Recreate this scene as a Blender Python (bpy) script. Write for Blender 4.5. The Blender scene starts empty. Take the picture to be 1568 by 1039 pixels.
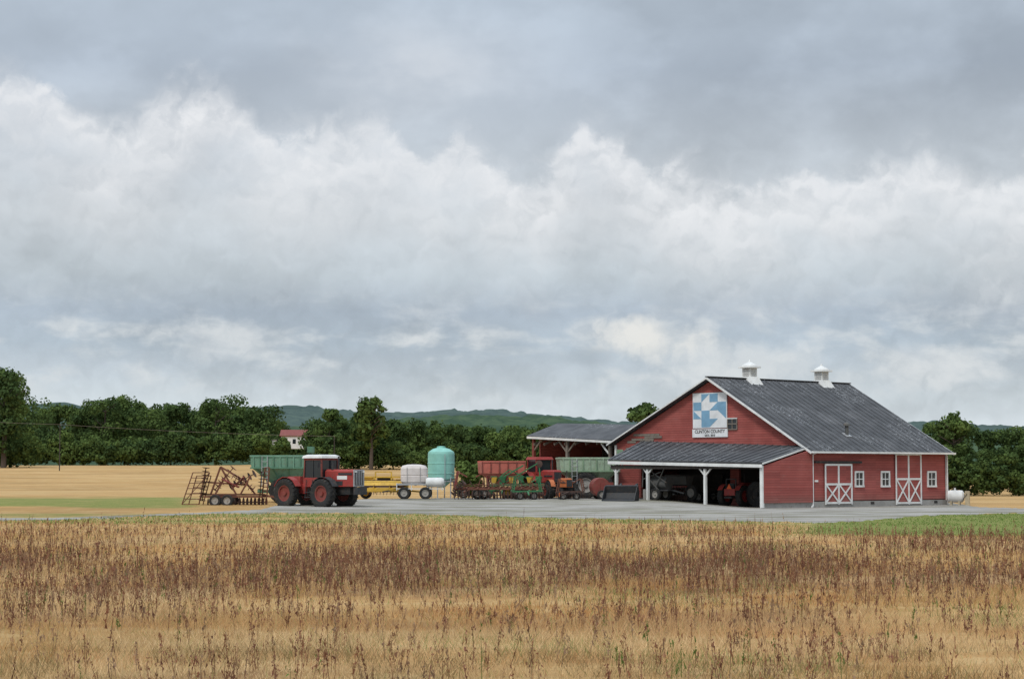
import bpy, math, random, numpy as np
from mathutils import Vector, Matrix, Euler
random.seed(7); rng=np.random.default_rng(7)
scene=bpy.context.scene
F=2950.0; H=2.3; CX=784.0; CY=519.5; TH=math.atan(202.5/F)
# ---------------------------------------------------------------- terrain
def ss(a):
    a=np.clip(a,0,1); return a*a*(3-2*a)
def hash2(ix,iy,seed):
    n=np.sin(ix*127.1+iy*311.7+seed*74.7)*43758.5453
    return n-np.floor(n)
def vnoise(x,y,s,seed=0):
    x=np.asarray(x,float)/s; y=np.asarray(y,float)/s
    ix=np.floor(x); iy=np.floor(y); fx=x-ix; fy=y-iy
    fx=fx*fx*(3-2*fx); fy=fy*fy*(3-2*fy)
    a=hash2(ix,iy,seed); b=hash2(ix+1,iy,seed); c=hash2(ix,iy+1,seed); d=hash2(ix+1,iy+1,seed)
    return (a*(1-fx)+b*fx)*(1-fy)+(c*(1-fx)+d*fx)*fy
def terrain(X,Y):
    X=np.asarray(X,float); Y=np.asarray(Y,float)
    yard=.45*ss((Y-96)/40)*(1-ss((X-9)/7))
    ang=X/np.maximum(Y,1.0)
    w=ss((ang-.10)/.1)
    z=yard+(1-w)*3.45*ss((Y-140)/340)+w*(-1.3)*ss((Y-165)/130)
    z=z+0.10*(vnoise(X,Y,9,3)-.5)*ss((90-Y)/30)
    z=z+3.9*np.exp(-(((X+50)/11.0)**2+((Y-446)/13.0)**2))
    return z
def at(px,py,Y):
    zc=CY-py
    d=Vector((px-CX, F*math.cos(TH)-zc*math.sin(TH), F*math.sin(TH)+zc*math.cos(TH)))
    return d*(Y/d.y)+Vector((0,0,H))
def groundv(px,py):
    px=np.asarray(px,float); zc=CY-np.asarray(py,float)
    dx=(px-CX); dy=F*math.cos(TH)-zc*math.sin(TH); dz=F*math.sin(TH)+zc*math.cos(TH)
    res=np.full(px.shape,1500.); done=np.zeros(px.shape,bool); Yp=15.0; fp=None; Y=15.0
    while Y<1500:
        f=H+Y*dz/dy-terrain(Y*dx/dy,np.full(px.shape,Y))
        if fp is not None:
            hit=(~done)&(f<=0); t=fp/(fp-f+1e-9); res=np.where(hit,Yp+(Y-Yp)*t,res); done|=hit
            if done.all(): break
        fp=f; Yp=Y; Y*=1.004
    Y=res; return Y*dx/dy,Y,terrain(Y*dx/dy,Y)
def ground(px,py):
    a=groundv([px],[py]); return Vector((float(a[0][0]),float(a[1][0]),float(a[2][0])))
def topix(X,Y,Z):
    y=Y*math.cos(TH)+(Z-H)*math.sin(TH); z=-Y*math.sin(TH)+(Z-H)*math.cos(TH)
    return CX+F*X/y, CY-F*z/y
# ---------------------------------------------------------------- node helper
class N:
    def __init__(s,nt): s.nt=nt
    def new(s,t,**k):
        n=s.nt.nodes.new(t)
        for a,b in k.items(): setattr(n,a,b)
        return n
    def put(s,sock,v):
        if v is None: return
        if hasattr(v,'is_output'): s.nt.links.new(v,sock)
        else:
            if sock.type=='RGBA' and len(v)==3: v=tuple(v)+(1,)
            sock.default_value=v
    def m(s,op,a,b=None,c=None,clamp=False):
        n=s.new('ShaderNodeMath',operation=op); n.use_clamp=clamp
        s.put(n.inputs[0],a); s.put(n.inputs[1],b); s.put(n.inputs[2],c)
        return n.outputs[0]
    def sst(s,v,a,b,lo=0.0,hi=1.0):
        n=s.new('ShaderNodeMapRange',interpolation_type='SMOOTHSTEP')
        s.put(n.inputs[0],v); n.inputs[1].default_value=a; n.inputs[2].default_value=b
        n.inputs[3].default_value=lo; n.inputs[4].default_value=hi
        return n.outputs[0]
    def mix(s,f,a,b,mode='MIX'):
        n=s.new('ShaderNodeMix',data_type='RGBA',blend_type=mode)
        s.put(n.inputs[0],f); s.put(n.inputs[6],a); s.put(n.inputs[7],b)
        return n.outputs[2]
    def noise(s,vec,scale,detail=4,rough=.55,dist=0,col=False):
        n=s.new('ShaderNodeTexNoise'); s.put(n.inputs['Vector'],vec)
        n.inputs['Scale'].default_value=scale; n.inputs['Detail'].default_value=detail
        n.inputs['Roughness'].default_value=rough; n.inputs['Distortion'].default_value=dist
        return n.outputs[1] if col else n.outputs[0]
    def vor(s,vec,scale):
        n=s.new('ShaderNodeTexVoronoi',feature='F1',voronoi_dimensions='2D'); s.put(n.inputs['Vector'],vec); n.inputs['Scale'].default_value=scale
        return n.outputs['Distance']
    def comb(s,x,y,z):
        n=s.new('ShaderNodeCombineXYZ'); s.put(n.inputs[0],x); s.put(n.inputs[1],y); s.put(n.inputs[2],z)
        return n.outputs[0]
    def sep(s,v):
        n=s.new('ShaderNodeSeparateXYZ'); s.put(n.inputs[0],v); return n.outputs
    def ramp(s,f,stops):
        n=s.new('ShaderNodeValToRGB'); s.put(n.inputs[0],f)
        cr=n.color_ramp
        while len(cr.elements)<len(stops): cr.elements.new(.5)
        for e,(p,c) in zip(cr.elements,stops): e.position=p; e.color=tuple(c)+(1,)
        return n.outputs[0]
    def bump(s,h,st,d=.05):
        n=s.new('ShaderNodeBump'); s.put(n.inputs['Height'],h); n.inputs['Strength'].default_value=st; n.inputs['Distance'].default_value=d
        return n.outputs[0]
def lin(r,g,b):
    f=lambda c:((c/255+.055)/1.055)**2.4 if c/255>.04045 else c/255/12.92
    return (f(r),f(g),f(b))
def newmat(name):
    m=bpy.data.materials.new(name); m.use_nodes=True; nt=m.node_tree; nt.nodes.clear()
    n=N(nt); out=n.new('ShaderNodeOutputMaterial'); b=n.new('ShaderNodeBsdfPrincipled')
    nt.links.new(b.outputs[0],out.inputs[0]); return m,n,b,out
DIRT=(.16,.11,.07)
def paint(name,col,rough=.55,var=.18,sc=1.5,dirt=.35,dirtcol=DIRT,metal=0,bump=.0):
    m,n,b,o=newmat(name)
    tc=n.new('ShaderNodeTexCoord').outputs['Object']
    a=n.noise(tc,sc,4,.6); c=n.noise(tc,sc*3.1,5,.65)
    k=n.m('ADD',n.m('MULTIPLY',n.m('SUBTRACT',a,.5),var*4),1.0)
    c1=n.mix(1.0,col,n.comb(k,k,k),'MULTIPLY')
    f=n.m('MULTIPLY',n.sst(c,.48,.72),dirt)
    c2=n.mix(f,c1,dirtcol)
    n.put(b.inputs['Base Color'],c2)
    n.put(b.inputs['Roughness'],n.m('ADD',n.m('MULTIPLY',c,.3),rough-.1,clamp=True)); b.inputs['Metallic'].default_value=metal
    if bump: n.put(b.inputs['Normal'],n.bump(c,bump))
    return m
M={}
def defm(k,*a,**kw): M[k]=paint(k,*a,**kw)
defm('red_paint',(.34,.038,.032),dirt=.5); defm('dull_red',(.22,.045,.035),dirt=.55); defm('orange_paint',(.50,.14,.04))
defm('coral',(.56,.15,.11),dirt=.3)
defm('rust',(.17,.065,.04),rough=.85,var=.3,dirt=.5,dirtcol=(.09,.05,.04)); defm('rust_dark',(.08,.045,.035),rough=.85,var=.3)
defm('cart_green',(.17,.34,.24),dirt=.35); defm('cart_green_dark',(.09,.22,.14)); defm('jd_green',(.035,.17,.065))
defm('pale_green',(.36,.47,.34),dirt=.45); defm('pale_green_trim',(.22,.34,.21))
defm('yellow_paint',(.66,.41,.05),dirt=.4); defm('white_paint',(.74,.74,.72),dirt=.15,dirtcol=(.4,.38,.34))
defm('white_trim',(.76,.76,.74),dirt=.15,dirtcol=(.45,.42,.38),rough=.7)
defm('off_white',(.66,.60,.57),dirt=.2,dirtcol=(.5,.42,.36)); defm('teal',(.26,.56,.48),dirt=.2,dirtcol=(.2,.4,.34),rough=.5)
defm('rubber',(.022,.022,.022),rough=.85,dirt=.6,dirtcol=(.09,.075,.055)); defm('dark',(.025,.025,.025),rough=.7)
defm('black_metal',(.03,.032,.035),rough=.6); defm('grey_metal',(.10,.10,.095),rough=.6,dirt=.5)
defm('galv',(.38,.39,.40),rough=.5,dirt=.35); defm('concrete',(.33,.32,.30),rough=.9,bump=.3,dirt=.4)
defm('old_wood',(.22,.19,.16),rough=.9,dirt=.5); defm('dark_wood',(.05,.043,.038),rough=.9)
defm('sign_blue',(.20,.38,.54),dirt=.1,rough=.7); defm('sign_white',(.78,.79,.80),dirt=.1,rough=.7,dirtcol=(.5,.5,.5))
defm('smv_orange',(.85,.12,.02),dirt=0); defm('bark',(.09,.07,.055),rough=.95,bump=.5)
defm('tan_paint',(.45,.38,.25)); defm('rim_grey',(.35,.33,.30),dirt=.5)
def glassm():
    m,n,b,o=newmat('window_glass'); b.inputs['Base Color'].default_value=(.02,.025,.03,1); b.inputs['Roughness'].default_value=.12; return m
M['glass']=glassm()
def siding(name,col,pitch=.16,weather=.3):
    m,n,b,o=newmat(name); tc=n.new('ShaderNodeTexCoord').outputs['Object']; x,y,z=n.sep(tc)
    q=n.m('DIVIDE',z,pitch); fr=n.m('FRACT',q); fl=n.m('FLOOR',q)
    wn=n.new('ShaderNodeTexWhiteNoise'); n.put(wn.inputs['Vector'],n.comb(n.m('FLOOR',n.m('DIVIDE',n.m('ADD',x,y),3.3)),fl,0.0))
    k=n.m('ADD',n.m('MULTIPLY',wn.outputs[0],.26),.87)
    big=n.noise(tc,.35,5,.6); k=n.m('MULTIPLY',k,n.m('ADD',n.m('MULTIPLY',big,.7),.65))
    lap_shade=n.sst(fr,.0,.14)
    c=n.mix(1.0,col,n.comb(k,k,k),'MULTIPLY')
    c=n.mix(n.m('MULTIPLY',n.sst(big,.45,.7),.35),c,(.42,.14,.12))
    st=n.noise(n.comb(n.m('MULTIPLY',x,.8),n.m('MULTIPLY',y,.8),n.m('MULTIPLY',z,5.0)),1.5,6,.7)
    c=n.mix(n.m('MULTIPLY',n.sst(st,.55,.72),weather),c,(.30,.20,.17))
    low=n.noise(n.comb(x,y,n.m('MULTIPLY',z,.4)),2.5,4,.7)
    c=n.mix(n.m('MULTIPLY',n.m('MULTIPLY',n.sst(z,1.1,.3),low),.6),c,(.22,.15,.12))
    c=n.mix(lap_shade,(.10,.02,.018),c)  # shadow line along each board lap, painted into the siding colour
    n.put(b.inputs['Base Color'],c); b.inputs['Roughness'].default_value=.85
    n.put(b.inputs['Normal'],n.bump(n.m('SUBTRACT',1.0,fr),.7,.02)); return m
M['siding']=siding('red_siding',(.325,.075,.062))
def roofm():
    m,n,b,o=newmat('roof_sheet'); tc=n.new('ShaderNodeTexCoord').outputs['Object']; x,y,z=n.sep(tc)
    a=n.noise(tc,.55,6,.65,.4); f=n.noise(n.comb(n.m('MULTIPLY',x,4.0),n.m('MULTIPLY',y,.5),0.0),1.0,5,.7)
    course=n.m('FRACT',n.m('DIVIDE',y,.42))
    wn=n.new('ShaderNodeTexWhiteNoise'); n.put(wn.inputs['Vector'],n.comb(n.m('FLOOR',n.m('DIVIDE',x,.61)),n.m('FLOOR',n.m('DIVIDE',y,.42)),0.0))
    c=n.mix(n.sst(a,.4,.75),(.070,.072,.077),(.118,.119,.124))
    k=n.m('ADD',n.m('MULTIPLY',wn.outputs[0],.3),.84); k=n.m('MULTIPLY',k,n.m('ADD',n.m('MULTIPLY',f,.6),.7))
    c=n.mix(1.0,c,n.comb(k,k,k),'MULTIPLY')
    sp=n.noise(tc,6.0,4,.7); reg=n.noise(tc,.28,2,.5)
    c=n.mix(n.m('MULTIPLY',n.sst(sp,.56,.64),n.sst(reg,.46,.56)),c,(.32,.33,.34))
    c=n.mix(n.m('MULTIPLY',n.sst(course,.0,.08,1,0),.35),c,(.03,.03,.035))
    n.put(b.inputs['Base Color'],c); b.inputs['Roughness'].default_value=.75
    n.put(b.inputs['Normal'],n.bump(course,.3,.02)); return m
M['roof']=roofm()
# ---------------------------------------------------------------- mesh builder
class Thing:
    def __init__(s,name,loc,rot=0.0,scale=1.0):
        s.e=bpy.data.objects.new(name,None); scene.collection.objects.link(s.e)
        s.e.location=loc; s.e.rotation_euler=(0,0,rot); s.e.scale=(scale,)*3; s.e.empty_display_size=.3
        s.parts={}
    def add(s,part,mat,V,Fc,smooth=False):
        p=s.parts.setdefault(part,[[],[],[],[]]); o=len(p[0]); p[0]+= [tuple(v) for v in V]
        mats=p[3]
        if mat not in mats: mats.append(mat)
        mi=mats.index(mat)
        for f in Fc: p[1].append([i+o for i in f]); p[2].append((mi,smooth))
    def box(s,part,mat,c,size,rot=(0,0,0)):
        R=Euler(rot).to_matrix(); c=Vector(c); V=[]
        for dx in(-.5,.5):
            for dy in(-.5,.5):
                for dz in(-.5,.5): V.append(c+R@Vector((dx*size[0],dy*size[1],dz*size[2])))
        s.add(part,mat,V,[(0,1,3,2),(4,6,7,5),(0,4,5,1),(2,3,7,6),(0,2,6,4),(1,5,7,3)])
    def frust(s,part,mat,cb,sb,ct,st):
        V=[(cb[0]+dx*sb[0]/2,cb[1]+dy*sb[1]/2,cb[2]) for dx,dy in((-1,-1),(1,-1),(1,1),(-1,1))]
        V+=[(ct[0]+dx*st[0]/2,ct[1]+dy*st[1]/2,ct[2]) for dx,dy in((-1,-1),(1,-1),(1,1),(-1,1))]
        s.add(part,mat,V,[(3,2,1,0),(4,5,6,7),(0,1,5,4),(1,2,6,5),(2,3,7,6),(3,0,4,7)])
    def beam(s,part,mat,p0,p1,w,h=None,up=(0,0,1)):
        h=h or w; p0=Vector(p0); p1=Vector(p1); d=(p1-p0).normalized(); u=Vector(up)
        if abs(d.dot(u))>.98: u=Vector((1,0,0))
        sx=d.cross(u).normalized(); sz=sx.cross(d).normalized(); V=[]
        for p in(p0,p1):
            for a,b in((-1,-1),(1,-1),(1,1),(-1,1)): V.append(p+sx*a*w/2+sz*b*h/2)
        s.add(part,mat,V,[(3,2,1,0),(4,5,6,7),(0,1,5,4),(1,2,6,5),(2,3,7,6),(3,0,4,7)])
    def lathe(s,part,mat,c,axis,prof,n=20,smooth=True):
        ax=Vector(axis).normalized(); t=Vector((0,0,1)) if abs(ax.z)<.9 else Vector((1,0,0))
        u=ax.cross(t).normalized(); v=ax.cross(u); c=Vector(c)
        for (r0,h0),(r1,h1) in zip(prof[:-1],prof[1:]):
            V=[];Fc=[]
            for i in range(n):
                a=2*math.pi*i/n; dd=u*math.cos(a)+v*math.sin(a)
                V.append(c+dd*r0+ax*h0); V.append(c+dd*r1+ax*h1)
            for i in range(n):
                j=(i+1)%n; Fc.append((2*i,2*j,2*j+1,2*i+1))
            s.add(part,mat,V,Fc,smooth)
    def cyl(s,part,mat,p0,p1,r,r2=None,n=10,cap=True):
        r2=r if r2 is None else r2; p0=Vector(p0);p1=Vector(p1); L=(p1-p0).length
        pr=[(r,0),(r2,L)]
        if cap: pr=[(0.0001,0)]+pr+[(0.0001,L)]
        s.lathe(part,mat,p0,p1-p0,pr,n)
    def poly(s,part,mat,pts,thick):
        pts=[Vector(p) for p in pts]; nrm=(pts[1]-pts[0]).cross(pts[2]-pts[0]).normalized(); k=len(pts)
        V=pts+[p-nrm*thick for p in pts]
        Fc=[tuple(range(k)),tuple(range(2*k-1,k-1,-1))]+[(i,i+k,(i+1)%k+k,(i+1)%k) for i in range(k)]
        s.add(part,mat,V,Fc)
    def wheel(s,c,R,W,rim='rim_grey',axis=(0,1,0),part='wheel',lugs=True):
        s.lathe(part+'_tire','rubber',c,axis,[(.55*R,-.40*W),(.75*R,-.5*W),(.92*R,-.48*W),(.975*R,-.38*W),(.985*R,0),(.975*R,.38*W),(.92*R,.48*W),(.75*R,.5*W),(.55*R,.40*W)],26)
        for g in(-1,1):
            s.lathe(part+'_rim',rim,c,axis,[(.57*R,g*.40*W),(.50*R,g*.38*W),(.47*R,g*.2*W),(.16*R,g*.15*W),(.15*R,g*.36*W),(.001,g*.36*W)],18)
        if lugs:
            ax=Vector(axis).normalized(); t=Vector((0,0,1)); u=ax.cross(t).normalized(); v=ax.cross(u); c=Vector(c)
            n=22
            for i in range(n):
                for g in(-1,1):
                    a=2*math.pi*(i+.5*(g>0))/n; a2=a+.17
                    p0=c+(u*math.cos(a)+v*math.sin(a))*R*.985+ax*g*.02*W; p1=c+(u*math.cos(a2)+v*math.sin(a2))*R*.955+ax*g*.49*W
                    s.beam(part+'_tire','rubber',p0,p1,.05*R,.09*R,up=(p0-c).normalized())
    def gang(s,part,mat,p0,p1,n,R,cup=.06):
        p0=Vector(p0);p1=Vector(p1); d=(p1-p0).normalized(); s.cyl(part+'_axle',mat,p0,p1,.03,n=6)
        for i in range(n):
            c=p0+(p1-p0)*(i/(n-1)); s.lathe(part+'_discs',mat,c,d,[(.001,0),(R*.6,cup*.35),(R,cup)],14)
    def done(s):
        for part,(V,Fc,info,mats) in s.parts.items():
            me=bpy.data.meshes.new(part); me.from_pydata(V,[],Fc)
            for k in mats: me.materials.append(M[k])
            me.polygons.foreach_set('material_index',[i[0] for i in info]); me.polygons.foreach_set('use_smooth',[i[1] for i in info])
            me.update(); ob=bpy.data.objects.new(part,me); scene.collection.objects.link(ob); ob.parent=s.e
        return s.e
def T(name,px,Y,rot=0,scale=1.0,dz=0):
    p=at(px,722,Y); return Thing(name,(p.x,Y,float(terrain(p.x,Y))+dz),math.radians(rot),scale)
def npmesh(name,V,idx,k,col,mat,parent=None):
    V=np.asarray(V,np.float32); me=bpy.data.meshes.new(name); nf=len(idx)//k
    me.vertices.add(len(V)); me.vertices.foreach_set('co',V.ravel())
    me.loops.add(len(idx)); me.loops.foreach_set('vertex_index',np.asarray(idx,np.int32))
    me.polygons.add(nf); me.polygons.foreach_set('loop_start',np.arange(0,nf*k,k,dtype=np.int32))
    try: me.polygons.foreach_set('loop_total',np.full(nf,k,np.int32))
    except Exception: pass
    me.update(calc_edges=True)
    ca=me.color_attributes.new('col','FLOAT_COLOR','POINT')
    c4=np.ones((len(V),4),np.float32); c4[:,:3]=col; ca.data.foreach_set('color',c4.ravel())
    me.materials.append(mat); ob=bpy.data.objects.new(name,me); scene.collection.objects.link(ob)
    if parent: ob.parent=parent
    return ob
def leafmat(name,trans=.35):
    m=bpy.data.materials.new(name); m.use_nodes=True; nt=m.node_tree; nt.nodes.clear(); n=N(nt)
    at_=n.new('ShaderNodeAttribute',attribute_name='col'); d=n.new('ShaderNodeBsdfDiffuse'); t=n.new('ShaderNodeBsdfTranslucent')
    mx=n.new('ShaderNodeMixShader'); mx.inputs[0].default_value=trans; o=n.new('ShaderNodeOutputMaterial')
    nt.links.new(at_.outputs['Color'],d.inputs[0]); nt.links.new(at_.outputs['Color'],t.inputs[0])
    nt.links.new(d.outputs[0],mx.inputs[1]); nt.links.new(t.outputs[0],mx.inputs[2]); nt.links.new(mx.outputs[0],o.inputs[0]); return m
LEAF=leafmat('foliage',.25); GRASS=leafmat('dry_grass_blades',.3); WEED=leafmat('weed_stems',.15)
# ---------------------------------------------------------------- world sky
def build_world():
    w=bpy.data.worlds.new("World"); scene.world=w; w.use_nodes=True; nt=w.node_tree; nt.nodes.clear(); n=N(nt)
    out=n.new('ShaderNodeOutputWorld'); bg=n.new('ShaderNodeBackground'); nt.links.new(bg.outputs[0],out.inputs[0]); bg.inputs[1].default_value=1.0
    g=n.new('ShaderNodeTexCoord').outputs['Generated']; x,y,z=n.sep(g)
    U=n.m('ADD',n.m('DIVIDE',n.m('ARCTAN2',x,y),.0339),7.84)
    el=n.m('ARCSINE',z); V=n.m('SUBTRACT',7.22,n.m('DIVIDE',el,.0339))
    fc=n.new('ShaderNodeFloatCurve'); cv=fc.mapping.curves[0]
    pts=[(0,128),(70,140),(130,175),(185,195),(240,160),(310,135),(370,168),(420,208),(490,200),(560,178),(620,212),(660,232),(710,215),(760,258),(820,272),(865,225),(905,190),(950,212),(1000,255),(1060,262),(1120,285),(1180,275),(1230,268),(1290,272),(1350,262),(1410,242),(1460,268),(1510,290),(1568,274)]
    P=[(a/1568,b/1000) for a,b in pts]
    cv.points[0].location=P[0]; cv.points[1].location=P[-1]
    for p in P[1:-1]: cv.points.new(*p)
    fc.mapping.update(); n.put(fc.inputs['Value'],n.m('DIVIDE',U,15.68)); edge=n.m('MULTIPLY',fc.outputs[0],10.0)
    P0=n.comb(U,V,0.0)
    wn=n.new('ShaderNodeVectorMath',operation='SUBTRACT'); n.put(wn.inputs[0],n.noise(P0,1.6,5,.6,0,True)); wn.inputs[1].default_value=(.5,.5,.5)
    ws=n.new('ShaderNodeVectorMath',operation='MULTIPLY_ADD'); n.put(ws.inputs[0],wn.outputs[0]); ws.inputs[1].default_value=(.9,.9,0); n.put(ws.inputs[2],P0); PW=ws.outputs[0]
    of=n.new('ShaderNodeVectorMath',operation='ADD'); n.put(of.inputs[0],PW); of.inputs[1].default_value=(-.05,-.15,0)
    def dens(p):
        v1=n.vor(p,1.25); v2=n.vor(p,3.3); f=n.noise(p,1.9,5,.58)
        d=n.m('ADD',n.m('MULTIPLY',n.m('SUBTRACT',.42,v1),.55),n.m('MULTIPLY',n.m('SUBTRACT',.4,v2),.24))
        return n.m('ADD',d,n.m('MULTIPLY',n.m('SUBTRACT',f,.5),1.0))
    d0=dens(PW); d1=dens(of.outputs[0]); rel=n.m('SUBTRACT',d0,d1)
    n1=n.noise(n.comb(n.m('MULTIPLY',U,.6),V,1.7),.9,5,.52)
    low=n.noise(n.comb(n.m('MULTIPLY',U,.22),n.m('MULTIPLY',V,.45),3.0),1.0,3,.5,.3)
    base=n.ramp(n.m('DIVIDE',V,8.0),[(0,lin(186,198,211)),(.14,lin(180,191,204)),(.30,lin(192,200,208)),(.42,lin(199,205,210)),(.53,lin(187,196,203)),(.60,lin(171,183,196)),(.66,lin(176,189,201)),(.70,lin(190,201,211)),(.76,lin(205,215,222)),(.9,lin(214,222,228))])
    dk=n.m('MULTIPLY',n.sst(U,7.0,12.0),n.sst(V,3.0,1.2)); dk=n.m('MULTIPLY',dk,.11)
    dk=n.m('ADD',dk,n.m('MULTIPLY',n.sst(low,.40,.66),.13))
    k=n.m('ADD',n.m('SUBTRACT',1.02,dk),n.m('MULTIPLY',n.sst(n1,.42,.70),.15)); k=n.m('ADD',k,n.m('MULTIPLY',rel,n.sst(V,1.2,4.0,.05,.20)))
    base=n.mix(1.0,base,n.comb(k,k,k),'MULTIPLY')
    ga=n.m('EXPONENT',n.m('MULTIPLY',n.m('ADD',n.m('POWER',n.m('DIVIDE',n.m('SUBTRACT',U,6.2),1.7),2.0),n.m('POWER',n.m('DIVIDE',n.m('SUBTRACT',V,1.1),.65),2.0)),-1.0))
    base=n.mix(n.m('MULTIPLY',ga,n.sst(n1,.35,.65,.25,.8)),base,lin(216,221,227))
    dA=n.m('ADD',n.m('SUBTRACT',V,edge),n.m('MULTIPLY',d0,.55))
    soft=n.sst(n1,.38,.60)
    mA=n.m('ADD',n.m('MULTIPLY',n.sst(dA,-.05,.22),soft),n.m('MULTIPLY',n.sst(dA,-.35,.7),n.m('SUBTRACT',1.0,soft)))
    dF=n.m('ADD',dA,n.m('MULTIPLY',n.m('SUBTRACT',n1,.5),2.4))
    fall=n.m('ADD',n.sst(dF,.1,1.3,.48,.0),n.sst(dF,.6,2.5,.48,.0))
    lit=n.m('ADD',.78,n.m('MULTIPLY',rel,1.1),clamp=True)
    amt=n.m('MULTIPLY',n.m('MULTIPLY',mA,fall),lit)
    c=n.mix(amt,base,lin(240,241,243))
    nb=n.noise(n.comb(n.m('MULTIPLY',U,.55),n.m('MULTIPLY',V,1.3),7.0),1.15,6,.55,.2)
    bB=n.m('MULTIPLY',n.sst(V,4.2,5.2),n.sst(V,6.4,5.6))
    mB=n.m('MULTIPLY',n.m('MULTIPLY',n.sst(nb,.46,.62),bB),n.m('ADD',.55,n.m('MULTIPLY',rel,1.0),clamp=True))
    c=n.mix(mB,c,lin(220,224,226))
    def puff(c,u0,v0,su,sv,col,s):
        e=n.m('ADD',n.m('POWER',n.m('DIVIDE',n.m('SUBTRACT',U,u0),su),2.0),n.m('POWER',n.m('DIVIDE',n.m('SUBTRACT',V,v0),sv),2.0))
        e=n.m('SUBTRACT',e,n.m('MULTIPLY',d0,2.4)); e=n.m('ADD',e,n.m('MULTIPLY',n.m('SUBTRACT',n1,.5),2.0))
        return n.mix(n.m('MULTIPLY',n.sst(e,1.5,-.4),s),c,col)
    c=puff(c,9.9,5.2,.9,.36,lin(235,234,230),.9)
    c=puff(c,8.9,5.45,.6,.16,lin(166,177,187),.7)
    c=puff(c,11.6,5.55,1.3,.33,lin(222,226,228),.65)
    c=puff(c,3.4,5.2,1.0,.33,lin(218,222,225),.45)
    c=puff(c,14.2,5.6,.9,.33,lin(220,224,227),.55)
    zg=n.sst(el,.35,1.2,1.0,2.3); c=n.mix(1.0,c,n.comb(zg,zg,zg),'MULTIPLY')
    sky=n.new('ShaderNodeTexSky'); sky.sky_type='NISHITA'; sky.sun_disc=False; sky.sun_elevation=math.radians(52); sky.sun_rotation=math.radians(205)
    sk=n.mix(1.0,sky.outputs[0],(.1,.1,.1),'MULTIPLY')
    c=n.mix(.94,sk,c)
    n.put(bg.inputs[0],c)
build_world()
sd=bpy.data.lights.new('sun','SUN'); sd.energy=1.5; sd.angle=math.radians(11); sd.color=(1,.96,.89)
so=bpy.data.objects.new('sun',sd); scene.collection.objects.link(so)
el=math.radians(52); az=math.radians(205)
sdv=Vector((math.sin(az)*math.cos(el),math.cos(az)*math.cos(el),math.sin(el)))
so.rotation_euler=(-sdv).to_track_quat('-Z','Y').to_euler()
# ---------------------------------------------------------------- ground
def weedd(px,py,X,Y):
    b=np.interp(py,[798,808,816,826,838,850,864,878,908,916,924,934,948,960,972,990,1010,1030,1060],[0,.12,.34,.20,.12,.45,.8,1.0,1.05,.45,.08,.5,.85,.55,.13,.18,.25,.45,.4])
    r=np.interp(py,[798,808,818,832,850,880,910,940,980,1039],[0,.12,.4,.35,.45,.5,.5,.5,.35,.4])
    w=ss((px-1050)/350); v=b*(1-w)+r*w
    nz=.5*vnoise(X,Y*.5,3.2,5)+.3*vnoise(X,Y,1.1,6)+.2*vnoise(X,Y,9,8)
    return np.clip(v*(.2+1.5*ss((nz-.25)/.5)),0,1.4)
def greend(px,py,X,Y):
    wob=5*(vnoise(X,Y,6,11)-.5)
    g=.75*ss((py+wob-758)/5)*(1-ss((py+wob-773)/6))*(1-ss((px-250)/120))
    g=np.maximum(g,1.35*ss((py+wob-784)/4)*(1-ss((py+wob-816)/9))*ss((px-1150)/200))
    g=np.maximum(g,(.35+.4*vnoise(X,Y,5,17))*ss((py-783)/4)*(1-ss((py+wob-800)/6)))
    return g
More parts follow.
